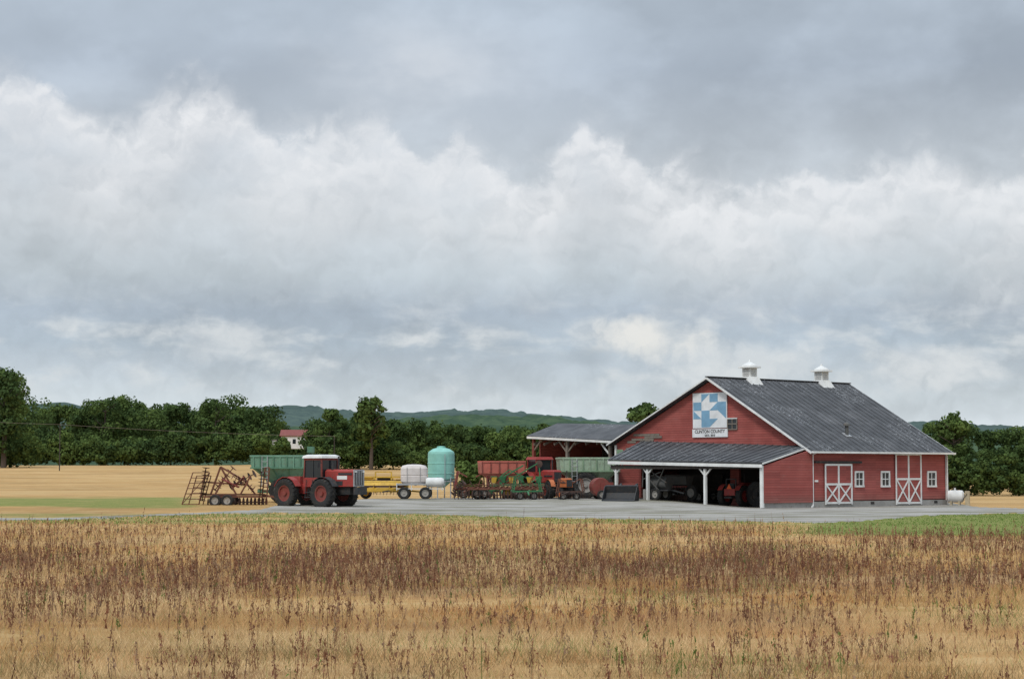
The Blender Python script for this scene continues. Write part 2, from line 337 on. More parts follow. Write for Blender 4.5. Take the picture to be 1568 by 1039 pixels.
def build_ground():
    def ax(core0,core1,st,lo,hi):
        a=list(np.arange(core0,core1+st,st)); s=st
        while a[-1]<hi: s*=1.18; a.append(a[-1]+s)
        s=st
        while a[0]>lo: s*=1.18; a.insert(0,a[0]-s)
        return np.array(a)
    xs=ax(-60,60,.8,-4500,4500); ys=ax(12,190,.8,-300,5000)
    XX,YY=np.meshgrid(xs,ys); ZZ=terrain(XX,YY); nx=len(xs); ny=len(ys)
    V=np.stack([XX.ravel(),YY.ravel(),ZZ.ravel()],1)
    i=np.arange(nx*ny).reshape(ny,nx); idx=np.stack([i[:-1,:-1],i[:-1,1:],i[1:,1:],i[1:,:-1]],-1).reshape(-1)
    Ys=np.maximum(V[:,1],5); px,py=topix(V[:,0],Ys,V[:,2])
    col=np.zeros((len(V),3)); col[:,0]=weedd(px,py,V[:,0],V[:,1]); col[:,1]=greend(px,py,V[:,0],V[:,1])
    col[:,1]=np.maximum(col[:,1],.8*np.exp(-(((V[:,0]+50)/16)**2+((V[:,1]-440)/22)**2)))
    m,n,b,o=newmat('field_ground'); tc=n.new('ShaderNodeTexCoord').outputs['Object']; x,y,z=n.sep(tc)
    a=n.new('ShaderNodeAttribute',attribute_name='col'); wr,gr,_=n.sep(a.outputs['Color'])
    big=n.noise(n.comb(n.m('MULTIPLY',x,.35),y,0.0),.07,5,.6); mid=n.noise(n.comb(n.m('MULTIPLY',x,.5),y,0.0),.9,6,.65); fine=n.noise(tc,14,4,.75)
    farn=n.noise(n.comb(n.m('MULTIPLY',x,.16),n.m('MULTIPLY',y,.22),4.0),.35,5,.7)
    c=n.mix(n.sst(big,.35,.65),(.50,.30,.115),(.59,.385,.175))
    c=n.mix(n.m('MULTIPLY',n.sst(mid,.4,.7),.6),c,(.45,.24,.09))
    c=n.mix(n.m('MULTIPLY',n.sst(farn,.45,.66),.65),c,(.32,.20,.08))
    c=n.mix(n.m('MULTIPLY',n.sst(farn,.50,.30),.4),c,(.57,.43,.22))
    c=n.mix(n.m('MULTIPLY',n.sst(mid,.55,.3),.35),c,(.66,.48,.25))
    wv=n.sst(n.m('ADD',wr,n.m('MULTIPLY',n.m('SUBTRACT',mid,.5),1.0)),.2,1.0)
    c=n.mix(n.m('MULTIPLY',wv,.6),c,(.24,.125,.065))
    gv=n.sst(n.m('ADD',gr,n.m('MULTIPLY',n.m('SUBTRACT',mid,.5),1.2)),.25,.8)
    c=n.mix(n.m('MULTIPLY',gv,.85),c,n.mix(n.sst(fine,.4,.6),(.12,.19,.045),(.24,.27,.075)))
    k=n.m('ADD',n.m('MULTIPLY',fine,1.0),.5); c=n.mix(1.0,c,n.comb(k,k,k),'MULTIPLY')
    n.put(b.inputs['Base Color'],c); b.inputs['Roughness'].default_value=.95; b.inputs['Specular IOR Level'].default_value=.1
    n.put(b.inputs['Normal'],n.bump(fine,.6,.08))
    ob=npmesh('ground',V,idx,4,col,m); ob.data.polygons.foreach_set('use_smooth',np.ones(len(ob.data.polygons),bool))
build_ground()
NEAR=([-300,0,80,300,420,560,700,900,1100,1250,1330,1420,1568,1800],[797,797,796,787,785,786,789,794,798,800,797,789,785,783])
def build_gravel():
    far=([-300,0,80,300,400,430,560,1000,1200,1450,1500,1568,1800],[793,793,793,785,780,772,763,759,764,768,776,778,778])
    cols=np.arange(-300,1800,5.); R=26
    a=np.interp(cols,*NEAR)+2.2*(vnoise(cols,0*cols,14,2)-.5)+1.6*(rng.random(len(cols))-.5); f=np.interp(cols,*far)+1.0*(rng.random(len(cols))-.5)
    t=np.linspace(0,1,R)[None,:]; PY=a[:,None]+(f-a)[:,None]*t; PX=np.repeat(cols[:,None],R,1)
    X,Y,Z=groundv(PX,PY); Z=Z+.022; Z[:,0]-=.04; Z[:,-1]-=.04
    V=np.stack([X.ravel(),Y.ravel(),Z.ravel()],1)
    i=np.arange(len(cols)*R).reshape(len(cols),R); idx=np.stack([i[:-1,:-1],i[1:,:-1],i[1:,1:],i[:-1,1:]],-1).reshape(-1)
    m,n,b,o=newmat('gravel'); tc=n.new('ShaderNodeTexCoord').outputs['Object']; x,y,z=n.sep(tc)
    a=n.noise(tc,.25,6,.65); s=n.noise(tc,22,4,.7); tr=n.noise(n.comb(n.m('MULTIPLY',x,.12),n.m('MULTIPLY',y,.8),2.0),.8,5,.65)
    c=n.mix(n.sst(a,.35,.65),(.42,.395,.36),(.26,.24,.205)); c=n.mix(n.m('MULTIPLY',n.sst(tr,.50,.62),.75),c,(.19,.185,.11)); c=n.mix(n.m('MULTIPLY',n.sst(tr,.46,.34),.6),c,(.46,.44,.41))
    k=n.m('ADD',n.m('MULTIPLY',s,.9),.55); c=n.mix(1.0,c,n.comb(k,k,k),'MULTIPLY')
    n.put(b.inputs['Base Color'],c); b.inputs['Roughness'].default_value=1.0; b.inputs['Specular IOR Level'].default_value=.1; n.put(b.inputs['Normal'],n.bump(s,.6,.05))
    npmesh('gravel_driveway',V,idx,4,np.zeros((len(V),3)),m)
build_gravel()
# ---------------------------------------------------------------- grass
def on_gravel(px,py): return py<np.interp(px,*NEAR)+.1
def scatter(y0,y1,dens):
    half=.31; A=half*(y1*y1-y0*y0); n=int(A*dens)
    Y=np.sqrt(rng.uniform(y0*y0,y1*y1,n)); X=rng.uniform(-half,half,n)*Y; return X,Y
def grass():
    Vs=[];Cs=[]
    for y0,y1,d,wd,h0 in[(19,30,420,.008,.15),(30,45,190,.013,.15),(45,70,75,.022,.15),(70,112,26,.04,.14)]:
        X,Y=scatter(y0,y1,d); Z=terrain(X,Y); px,py=topix(X,Y,Z); g=greend(px,py,X,Y)
        cl=.55*vnoise(X,Y,.7,21)+.45*vnoise(X,Y,2.6,22)
        ok=~on_gravel(px,py)&(rng.random(len(X))<.1+1.35*cl); X,Y,Z,g,cl=X[ok],Y[ok],Z[ok],g[ok],cl[ok]; n=len(X)
        pt=ss((vnoise(X*.6,Y,2.2,31)-.25)/.5)[:,None]; pt2=ss((vnoise(X*.35,Y,1.6,33)-.5)/.35)[:,None]
        h=h0*rng.uniform(.4,1.35,n)*(.35+1.15*cl)*(1-.5*np.minimum(g,1)); a=rng.uniform(0,math.pi,n); w=wd*rng.uniform(.6,1.4,n)
        dx=np.cos(a)*w; dy=np.sin(a)*w; lx=rng.normal(0,.6,n)*h; ly=rng.normal(0,.5,n)*h
        B=np.stack([X,Y,Z-.01],1); v0=B-np.stack([dx,dy,0*dx],1)/2; v1=B+np.stack([dx,dy,0*dx],1)/2; v2=B+np.stack([lx,ly,h],1)
        Vs.append(np.stack([v0,v1,v2],1).reshape(-1,3))
        c=np.array([.62,.40,.175])*(1-pt)+np.array([.77,.57,.32])*pt
        c=c*(1-.6*pt2)+np.array([.58,.31,.13])*.6*pt2
        rr=rng.random(n)[:,None]; c=np.where(rr<.09,np.array([.38,.21,.11]),c); c=np.where((rr>.94),np.array([.32,.33,.11]),c)
        gg=(rng.random(n)<g*1.2)[:,None]; c=np.where(gg,np.array([.15,.24,.055])*rng.uniform(.7,1.4,(n,1)),c)
        gp=((vnoise(X,Y,2.6,41)>.62)&(rng.random(n)<.42*ss((px[ok]-300)/900)))[:,None]; c=np.where(gp,np.array([.22,.27,.09]),c)
        bt=((py[ok]>995)&(vnoise(X,Y,1.2,43)>.4)&(rng.random(n)<.55))[:,None]; c=np.where(bt,np.array([.28,.21,.10]),c)
        c=c*rng.uniform(.8,1.2,(n,1)); Cs.append(np.repeat(c,3,0))
    V=np.concatenate(Vs); C=np.concatenate(Cs); npmesh('dry_grass',V,np.arange(len(V)),3,C,GRASS)
grass()
def weeds():
    Vs=[];Cs=[]
    for y0,y1,d,K,sc in[(19,32,13,26,1.0),(32,48,20,16,1.2),(48,70,17,10,1.5),(70,100,9,8,1.8)]:
        X,Y=scatter(y0,y1,d); Z=terrain(X,Y); px,py=topix(X,Y,Z); w=weedd(px,py,X,Y)*(1-np.minimum(1,greend(px,py,X,Y)))
        ok=(rng.random(len(X))<w*.75)&~on_gravel(px,py); X,Y,Z=X[ok],Y[ok],Z[ok]; n=len(X)
        h=rng.uniform(.18,.54,n)*(.7+.6*vnoise(X,Y,3,9)); tall=rng.random(n)<.1; h=np.where(tall,h*1.4,h)
        a=rng.uniform(0,math.pi,n); ww=.010*sc; lx=rng.normal(0,.15,n)*h; ly=rng.normal(0,.15,n)*h
        B=np.stack([X,Y,Z-.02],1); D=np.stack([np.cos(a)*ww,np.sin(a)*ww,0*a],1); TT=np.stack([lx,ly,h],1)
        D2=np.stack([-np.sin(a)*ww,np.cos(a)*ww,0*a],1)
        base=np.array([[.24,.11,.065],[.29,.16,.095],[.18,.09,.06],[.37,.235,.135],[.23,.11,.075],[.30,.20,.13]])[rng.integers(0,6,n)]*rng.uniform(.8,1.2,(n,1))
        grn=(rng.random(n)<.04)[:,None]; base=np.where(grn,np.array([.13,.18,.05]),base)
        for DD in(D,D2):
            Vs.append(np.stack([B-DD/2,B+DD/2,B+TT],1).reshape(-1,3)); Cs.append(np.repeat(base,3,0))
            m_=B+TT*.5; Vs.append(np.stack([m_-DD*.3,m_+DD*.3,B+TT*1.04],1).reshape(-1,3)); Cs.append(np.repeat(base,3,0))
        br=rng.uniform(.25,1.1,n)
        for k in range(K):
            t=rng.uniform(.30,1.0,n) ; s=(.008+.014*rng.random(n))*sc*(1.3-t*.6)
            r=rng.uniform(0,.10,n)*(1.25-t)*br; an=rng.uniform(0,2*math.pi,n)
            c=B+TT*t[:,None]+np.stack([np.cos(an)*r,np.sin(an)*r,rng.uniform(0,.03,n)],1)
            q=[c+rng.normal(0,1,(n,3))*s[:,None]*np.array([.6,.6,1.5]) for _ in range(3)]
            Vs.append(np.stack(q,1).reshape(-1,3)); Cs.append(np.repeat(base*rng.uniform(.75,1.35,(n,1)),3,0))
    V=np.concatenate(Vs); C=np.concatenate(Cs); npmesh('weed_stalks',V,np.arange(len(V)),3,C,WEED)
weeds()
# ---------------------------------------------------------------- trees
def leaves(C,S,Nn):
    n=len(C); t=rng.normal(0,1,(n,3)); nn=Nn+rng.normal(0,.42,(n,3)); nn/=np.linalg.norm(nn,axis=1,keepdims=True)+1e-6
    u=np.cross(nn,t); u/=np.linalg.norm(u,axis=1,keepdims=True)+1e-6; v=np.cross(nn,u); S=S[:,None]
    j=lambda:rng.uniform(.5,1.2,(n,1))
    q=np.stack([C-u*S*j(),C-v*S*j()*.8,C+u*S*j(),C+v*S*j()*.8],1); return q.reshape(-1,3)
def crown(base,h,w,nleaf,ls,low=.18,tone=None,nl=None,loose=1.0):
    nl=nl or int(18+w*1.8); L=[];R=[]
    cz=h*(low+1)/2; rz=h*(1-low)/2
    for i in range(nl):
        a=rng.uniform(0,2*math.pi); zz=rng.uniform(-.95,.85); rr=math.sqrt(max(0,1-zz*zz))*rng.uniform(.35,.85)
        r=w*rng.uniform(.10,.22)
        zc=cz+zz*(rz-r*.6); L.append((math.cos(a)*rr*w/2,math.sin(a)*rr*w/2,min(zc,h-r*.75))); R.append(r)
    L=np.array(L);R=np.array(R)
    pick=rng.choice(nl,nleaf,p=R**2/np.sum(R**2)); d=rng.normal(0,1,(nleaf,3)); d[:,2]=d[:,2]*.9+.2; d/=np.linalg.norm(d,axis=1,keepdims=True)
    rad=R[pick]*(rng.uniform(.72,1.06,nleaf)+(rng.random(nleaf)<.12)*.22*loose-(rng.random(nleaf)<.15)*.35); C=L[pick]+d*rad[:,None]*np.array([1,1,.82])
    tone=tone if tone is not None else rng.uniform(0,1)
    ca=np.array([.058,.095,.036]); cb=np.array([.125,.180,.052]); lt=np.clip(tone+rng.normal(0,.28,nl),0,1)[:,None]
    lc=ca*(1-lt)+cb*lt; col=lc[pick]*rng.uniform(.82,1.22,(nleaf,1))
    C=C+np.array(base); S=ls*rng.uniform(.55,1.25,nleaf)
    return leaves(C,S,d),np.repeat(col,4,0)
def ztop(px,py,Y): return at(px,py,Y).z
def treemass(name,items):
    Vs=[];Cs=[]
    for(px,top,Y,wpx,nleaf,tone,low)in items:
        p=at(px,722,Y); g=float(terrain(p.x,Y)); h=ztop(px,top,Y)-g; w=wpx/F*Y
        v,c=crown((p.x,Y,g),h,w,nleaf,.28*Y/300 if h>5 else .28,low,tone); Vs.append(v);Cs.append(c)
    V=np.concatenate(Vs);C=np.concatenate(Cs); npmesh(name,V,np.arange(len(V)),4,C,LEAF)
topx=[-260,-120,-30,10,40,60,100,160,215,260,300,340,385,410,430,470,500,540,600,640,700,760,800,840,900,960,1050,1150,1300,1380,1410,1462,1500,1540,1600,1750]
topy=[600,580,560,556,590,612,615,602,616,618,618,606,610,622,652,652,622,634,634,634,640,648,648,638,648,648,650,650,652,646,646,628,648,642,648,638]
items=[]
x=-240
while x<425:
    Y=470+rng.uniform(-15,15)
    if x<45: Y=390
    items.append((x,np.interp(x,topx,topy)+rng.uniform(-8,8),Y,rng.uniform(50,88),3200,rng.uniform(.0,.7),.04)); x+=rng.uniform(20,30)
x=-240
while x<425:
    items.append((x,rng.uniform(652,676),445 if x>45 else 375,rng.uniform(45,72),1900,rng.uniform(.1,.8),.0)); x+=rng.uniform(20,32)
x=-260
while x<1000:
    items.append((x,np.interp(x,topx,topy)+rng.uniform(1,14),560,rng.uniform(60,90),2000,rng.uniform(0,.6),.05)); x+=rng.uniform(28,40)
for x in(424,431,476,484): items.append((x,rng.uniform(664,676),432,26,900,.6,.0))
treemass('distant_treeline',items)
items=[]; x=492
while x<960:
    Y=360+rng.uniform(-15,15); items.append((x,np.interp(x,topx,topy)+rng.uniform(-4,11),Y,rng.uniform(42,68),2800,rng.uniform(.0,.7),.02)); x+=rng.uniform(18,27)
x=482
while x<960:
    items.append((x,rng.uniform(664,690),345,rng.uniform(42,64),1500,rng.uniform(.1,.8),.0)); x+=rng.uniform(20,32)
treemass('hedgerow_trees',items)
items=[]; x=1360
while x<1800:
    items.append((x,np.interp(x,topx,topy)+rng.uniform(-4,8),300+rng.uniform(-8,8),rng.uniform(52,80),3400,rng.uniform(.05,.7),.02)); x+=rng.uniform(22,32)
x=1360
while x<1800:
    items.append((x,rng.uniform(682,706),285,rng.uniform(45,70),2200,rng.uniform(.1,.7),.0)); x+=rng.uniform(20,32)
treemass('woodland_edge',items)
def lone_tree(px,top,Y,wpx,nleaf,low,tone=.4,name='deciduous_tree',ls=.40):
    p=at(px,722,Y); g=float(terrain(p.x,Y)); h=ztop(px,top,Y)-g; w=wpx/F*Y
    t=Thing(name,(p.x,Y,g)); pts=[Vector((0,0,-.2)),Vector((.1,0,h*.3)),Vector((-.1,.1,h*.55)),Vector((.05,0,h*.85))]
    rr=[h*.028,h*.02,h*.013,h*.005]
    for i in range(3): t.cyl('trunk','bark',pts[i],pts[i+1],rr[i],rr[i+1],8,False)
    for i in range(12):
        z=rng.uniform(.3,.75)*h; a=rng.uniform(0,6.28); l=w*.42*rng.uniform(.6,1)
        t.cyl('limbs','bark',(0,0,z),(math.cos(a)*l,math.sin(a)*l,z+l*.6),h*.010,h*.003,6,False)
    e=t.done(); v,c=crown((0,0,0),h,w,nleaf,ls,low,tone,loose=2.0); npmesh('crown_foliage',v,np.arange(len(v)),4,c,LEAF,e)
lone_tree(568,601,340,58,3000,.25,.5)
lone_tree(505,622,350,60,3000,.06,.5)
lone_tree(983,607,215,62,3400,.35,.15,ls=.30)
lone_tree(330,605,455,70,3600,.08,.5)
lone_tree(160,603,455,60,3000,.10,.5)
lone_tree(5,555,370,78,4400,.08,.2)
lone_tree(1462,627,290,66,3600,.08,.6,ls=.34)
p=at(718,722,139); sh=Thing('leafy_shrub',(p.x,139,float(terrain(p.x,139))))
for i in range(7):
    a=i*.9; sh.cyl('stems','bark',(0,0,0),(math.cos(a)*.7,math.sin(a)*.6,1.6),.03,.012,5,False)
e=sh.done(); v,c=crown((0,0,0),2.9,2.6,2600,.15,.0,1.0); npmesh('shrub_foliage',v,np.arange(len(v)),4,c*1.1,LEAF,e)
# ---------------------------------------------------------------- hills
def hills(name,Y0,depth,prof,c1,c2,amp):
    xs=np.arange(-.42*Y0,.42*Y0,4.0); rows=44; ys=Y0-depth+np.linspace(0,1.3,rows)*depth
    XX,YY=np.meshgrid(xs,ys)
    Ht=np.array([ztop(0,p,Y0) for p in np.interp(CX+F*xs/Y0,*prof)]); t=np.clip((YY-(Y0-depth))/depth,0,1.5)
    e=np.sin(np.clip(t,0,1)*math.pi/2)*(1-.6*np.maximum(t-1,0))
    b=vnoise(XX,YY,11,1)*.5+vnoise(XX,YY,26,2)*.3+vnoise(XX,YY,6,4)*.4
    ZZ=(Ht[None,:]-amp*.7)*e+amp*b*np.minimum(1,t*4); V=np.stack([XX.ravel(),YY.ravel(),ZZ.ravel()],1); nx=len(xs)
    i=np.arange(nx*rows).reshape(rows,nx); idx=np.stack([i[:-1,:-1],i[:-1,1:],i[1:,1:],i[1:,:-1]],-1).reshape(-1)
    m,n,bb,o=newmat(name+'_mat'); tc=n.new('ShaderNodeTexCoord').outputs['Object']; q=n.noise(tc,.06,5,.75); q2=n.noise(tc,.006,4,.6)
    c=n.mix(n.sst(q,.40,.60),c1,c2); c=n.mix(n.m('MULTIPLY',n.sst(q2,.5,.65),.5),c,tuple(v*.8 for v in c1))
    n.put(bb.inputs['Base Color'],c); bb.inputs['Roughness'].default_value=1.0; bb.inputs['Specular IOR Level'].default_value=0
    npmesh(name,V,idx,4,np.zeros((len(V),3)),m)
hills('wooded_hills',2300,700,([-300,60,100,140,200,300,400,470,520,600,680,760,830,900,950,1100,1350,1400,1440,1568,1900],[634,624,618,624,632,634,626,623,629,634,631,630,637,643,648,652,652,644,652,657,657]),(.078,.112,.105),(.105,.145,.125),9)  # far ridge: bluish aerial haze painted into both base colours
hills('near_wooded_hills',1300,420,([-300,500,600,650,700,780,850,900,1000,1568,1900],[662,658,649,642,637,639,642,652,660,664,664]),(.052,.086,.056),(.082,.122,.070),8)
# ---------------------------------------------------------------- barn
C0=ground(1243,777); C0.z=0.0; ROT=math.radians(41.3); dR=Vector((math.cos(ROT),math.sin(ROT),0)); dL=Vector((-math.sin(ROT),math.cos(ROT),0))
def loc(px,py,mode,off=0.0):
    o=Vector((C0.x,C0.y,0))+(dR*off if mode=='b' else dL*off); d=dR if mode=='a' else dL
    q=at(px,py,100.0); r=q.x/q.y; t=(r*o.y-o.x)/(d.x-r*d.y); Yp=o.y+d.y*t; return t, at(px,py,Yp).z-C0.z
BA=14.4; BB=17.9; BR=8.67; ZR=8.6; ZE=3.72; SL=.455
def zl(b): return ZR-(BR-b)*(ZR-ZE)/BR if b<BR else ZR-(b-BR)*SL
barn=Thing('red_barn',C0,ROT); B=barn
B.box('side_wall','siding',(BA/2,.1,ZE/2+.22),(BA,.2,ZE-.45)); B.box('foundation','concrete',(BA/2,.08,.17),(BA+.06,.24,.44))
B.box('foundation','concrete',(-2.36,.08,.17),(4.72,.22,.44))
B.poly('back_wall','siding',[(BA,0,0),(BA,BB,0),(BA,BB,zl(BB)-.15),(BA,BR,ZR-.15),(BA,0,ZE-.1)],.2)
B.box('far_wall','siding',(BA/2,BB-.1,2),(BA,.2,4.1))
B.poly('gable_wall','siding',[(0,.2,ZE-.06),(0,BR,ZR-.12),(0,BB,zl(BB)-.12),(0,BB,3.1),(0,.2,3.1)],.18)
for b0,b1 in((.2,.7),(6.2,7.0),(15.4,BB)): B.box('gable_piers','siding',(.09,(b0+b1)/2,1.55),(.18,b1-b0,3.1))
B.box('interior_partition','dark_wood',(4.5,11.5,1.6),(.15,9,3.2))
def slab(part,mat,a0,a1,bA,zA,bB,zB,th=.12): B.poly(part,mat,[(a0,bA,zA),(a1,bA,zA),(a1,bB,zB),(a0,bB,zB)],th)
sr=(ZR-ZE)/BR
slab('roof','roof',-.45,BA+.35,-.4,ZE-.4*sr+.1,BR,ZR+.1); slab('roof','roof',-.45,BA+.35,BR,ZR+.1,BB+.5,zl(BB+.5)+.1)
for i in range(25):
    a=-.2+i*.61
    if a<BA+.3:
        B.beam('roof_ribs','roof',(a,-.38,ZE-.38*sr+.12),(a,BR,ZR+.12),.05,.04); B.beam('roof_ribs','roof',(a,BR,ZR+.12),(a,BB+.48,zl(BB+.48)+.12),.05,.04)
B.beam('ridge_cap','black_metal',(-.47,BR,ZR+.13),(BA+.37,BR,ZR+.13),.3,.06)
B.beam('rake_trim','white_trim',(-.48,-.42,ZE-.42*sr+.02),(-.48,BR,ZR+.02),.05,.13); B.beam('rake_trim','white_trim',(-.48,BR,ZR+.02),(-.48,BB+.5,zl(BB+.5)+.02),.05,.09)
B.beam('rake_trim','white_trim',(BA+.37,-.42,ZE-.42*sr+.02),(BA+.37,BR,ZR+.02),.05,.13)
B.beam('gutter','white_trim',(-.45,-.5,ZE-.16),(BA+.35,-.5,ZE-.16),.13,.12)
B.cyl('downspout','white_trim',(.06,-.06,.1),(.06,-.06,ZE-.3),.06,n=8); B.beam('downspout','white_trim',(.06,-.06,ZE-.3),(.06,-.45,ZE-.16),.08); B.beam('downspout','white_trim',(.06,-.06,.12),(-.35,-.3,.05),.09)
B.box('corner_trim','white_trim',(BA-.04,-.03,2.0),(.16,.1,3.3)); B.cyl('downspout','white_trim',(BA-.1,-.14,.1),(BA-.1,-.14,ZE-.3),.05,n=8)
B.box('corner_trim','white_trim',(-.05,BB-.02,2.2),(.1,.16,4.0))
for px in(1148,1258):
    a,_=loc(px,590,'a',BR); z0=ZR
    B.frust('cupola','white_paint',(a,BR,z0-.35),(1.25,1.5,0),(a,BR,z0+.25),(.85,.85,0)); B.box('cupola','white_paint',(a,BR,z0+.55),(.72,.72,.7))
    for g in(-1,1):
        for k in range(4): B.box('cupola_louvers','galv',(a,BR+g*.37,z0+.33+k*.14),(.5,.03,.05)); B.box('cupola_louvers','galv',(a+g*.37,BR,z0+.33+k*.14),(.03,.5,.05))
    B.frust('cupola_cap','white_paint',(a,BR,z0+.86),(1.15,1.15,0),(a,BR,z0+.98),(1.1,1.1,0))
    B.lathe('cupola_cap','white_paint',(a,BR,z0+.98),(0,0,1),[(.56,0),(.46,.12),(.26,.22),(.1,.3),(.06,.42),(.001,.45)],12)
a,_=loc(1304,672,'a',1.2); b=1.6; zz=ZE+b*sr
B.cyl('roof_vent','grey_metal',(a,b,zz),(a,b,zz+.75),.12,n=10); B.lathe('roof_vent','grey_metal',(a,b,zz+.75),(0,0,1),[(.24,0),(.22,.12),(.001,.28)],12); B.box('roof_vent','galv',(a,b,zz+.12),(.55,.5,.1),(math.atan(sr),0,0))
def xdoor(x0,x1,y0,y1,ym):
    a0,z1=loc(x0,y0,'a'); a1,_=loc(x1,y0,'a'); _,z0=loc(x0,y1,'a'); _,zm=loc(x0,ym,'a'); z0=max(z0,.1); am=(a0+a1)/2
    B.box('barn_door','siding',(am,-.05,(z0+z1)/2),(a1-a0,.08,z1-z0)); w=.13; y=-.105
    def bm(p,q,w=w,yy=y): B.beam('door_bracing','white_trim',(p[0],yy,p[1]),(q[0],yy,q[1]),w,.03,up=(0,1,0))
    for aa in(a0,am,a1): B.box('door_bracing','white_trim',(aa,y,(z0+z1)/2),(w if aa!=am else w*1.1,.03,z1-z0+.1))
    for z in(z0+.06,zm,z1): B.box('door_bracing','white_trim',(am,y-.004,z),(a1-a0,.03,w))
    for l,r in((a0,am),(am,a1)):
        for s,(p,q) in enumerate((((l,z0+.06),(r,zm)),((l,zm),(r,z0+.06)))):
            bm(p,q,.11,y-.012-.004*s)
    return a0,a1,z0,z1
xdoor(1262,1302,711,771,741); d=xdoor(1370,1408,695,771,733)
a0,zr=loc(1246,707,'a'); a1,_=loc(1317,707,'a'); B.box('door_track','dark',((a0+a1)/2,-.1,zr),(a1-a0,.14,.14)); B.box('door_track','dark',((d[0]+d[1])/2,-.1,d[3]+.1),(d[1]-d[0]+.2,.14,.1))
a0,z1=loc(1245,715,'a'); _,z0=loc(1245,736,'a'); a1,_=loc(1252,715,'a')
B.box('side_hatch','white_trim',((a0+a1)/2+.05,-.03,z0+.0),(.3,.06,.12))
for px in(1315,1355,1426):
    a0,z1=loc(px-6,722,'a'); a1,_=loc(px+6,722,'a'); _,z0=loc(px,744,'a'); am=(a0+a1)/2; zm=(z0+z1)/2; ww=a1-a0; hh=z1-z0
    B.box('window_frame','white_trim',(am,-.02,z1),(ww+.1,.1,.12)); B.box('window_frame','white_trim',(am,-.03,z0),(ww+.14,.13,.12))
    for s in(a0,a1): B.box('window_frame','white_trim',(s,-.02,zm),(.12,.1,hh-.12))
    B.box('window_frame','white_trim',(am,-.015,zm),(ww-.12,.06,.06)); B.box('window_frame','white_trim',(am,-.012,zm),(.05,.06,hh-.12)); B.box('window_glass','glass',(am,0.0,zm),(ww,.03,hh))
for px in(1335,1385,1432):
    a0,z0=loc(px,763,'a'); B.box('foundation_vent','dark',(a0,-.05,.25),(.35,.03,.16))
b0,z1=loc(1129,640,'b'); b1,_=loc(1114,640,'b'); _,z0=loc(1120,657,'b'); b1-=.05
bm_=(b0+b1)/2; zm=(z0+z1)/2
B.box('gable_window_glass','glass',(-.02,bm_,zm),(.03,b1-b0,z1-z0))
for z in(z0,zm,z1): B.box('gable_window_frame','old_wood' if z!=z1 else 'white_trim',(-.05,bm_,z),(.06,b1-b0+.06,.07))
for bb in(b0,bm_,b1): B.box('gable_window_frame','old_wood',(-.046,bb,zm),(.05,.06,z1-z0))
for i in range(26):
    px=random.uniform(962,1012); py=random.uniform(664,690) if px>975 else random.uniform(676,704); b0,z0=loc(px,py,'b'); z0=round(z0/.16)*.16+.08
    if z0<zl(b0)-.5: B.box('patch_boards','old_wood',(-.012-.002*i,b0,z0),(.03,random.uniform(.3,1.4),.15))
sb0,sz1=loc(1114,600,'b'); sb1,_=loc(1062,600,'b'); _,sz0=loc(1088,655,'b')
B.box('quilt_panel','sign_white',(-.06,(sb0+sb1)/2,(sz0+sz1)/2),(.06,sb1-sb0,sz1-sz0))
W=sb1-sb0-.12; Hh=sz1-sz0-.12; cw=W/4; ch=Hh/4
pat=[["W","4","B","W"],["B","W","2","B"],["1","B","W","3"],["W","B","4","W"]]
for r in range(4):
    for c_ in range(4):
        k=pat[r][c_]
        if k=='W': continue
        bl=sb1-.06-c_*cw; br=bl-cw; zt=sz1-.06-r*ch; zb=zt-ch; q={'tl':(-.1,bl,zt),'tr':(-.1,br,zt),'br':(-.1,br,zb),'bl':(-.1,bl,zb)}
        o={'B':['bl','br','tr','tl'],'1':['bl','br','tl'],'2':['bl','br','tr'],'3':['br','tr','tl'],'4':['bl','tr','tl']}[k]
        B.poly('quilt_pattern','sign_blue',[q[j] for j in o],.012)
_,tz0=loc(1088,669,'b'); B.box('county_board','sign_white',(-.06,(sb0+sb1)/2,(tz0+sz0)/2-.03),(.06,sb1-sb0+.1,sz0-tz0-.06))
fl_b,fl_z=loc(935,706,'b',-4.72); fr_b,fr_z=loc(1168,711,'b',-4.72)
wl_b,wl_z=loc(983,677,'b'); wr_z=3.86
B.poly('porch_roof','roof',[(-4.95,fr_b-.15,fr_z+.06),(-.02,.15,wr_z),(-.02,wl_b,wl_z),(-4.95,fl_b,fl_z+.06)],-.10)
B.beam('porch_fascia','white_trim',(-4.97,fr_b-.15,fr_z-.08),(-4.97,fl_b,fl_z-.08),.05,.2)
for i in range(23):
    t=(i+.5)/23; B.beam('porch_ribs','roof',(-4.96,fr_b*(1-t)+fl_b*t,(fr_z*(1-t)+fl_z*t)+.19),(-.1,.15*(1-t)+wl_b*t,wr_z*(1-t)+wl_z*t+.12),.05,.035)
B.beam('porch_rake','white_trim',(-4.95,fr_b-.18,fr_z+.06),(-.05,.12,wr_z+.02),.04,.10)
B.beam('porch_rake','white_trim',(-4.95,fl_b+.03,fl_z+.04),(-.05,wl_b+.03,wl_z),.04,.10)
B.poly('porch_side_wall','siding',[(-4.72,0,.35),(0,0,.35),(0,0,wr_z-.13),(-4.72,0,fr_z-.06)],-.12)
B.box('porch_corner_post','white_trim',(-4.76,.02,fr_z/2),(.16,.22,fr_z-.1))
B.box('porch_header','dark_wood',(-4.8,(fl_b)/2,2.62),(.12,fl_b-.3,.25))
for px,gb in((1080,768),(992,762),(944,764)):
    b0,_=loc(px,740,'b',-4.72); t=b0/fl_b; zt=fr_z*(1-t)+fl_z*t-.16
    B.box('porch_post','white_trim',(-4.72,b0,zt/2),(.17,.17,zt))
    for g in(-1,1): B.beam('porch_brace','white_trim',(-4.72,b0,zt-.65),(-4.72,b0+g*.6,zt-.06),.09)
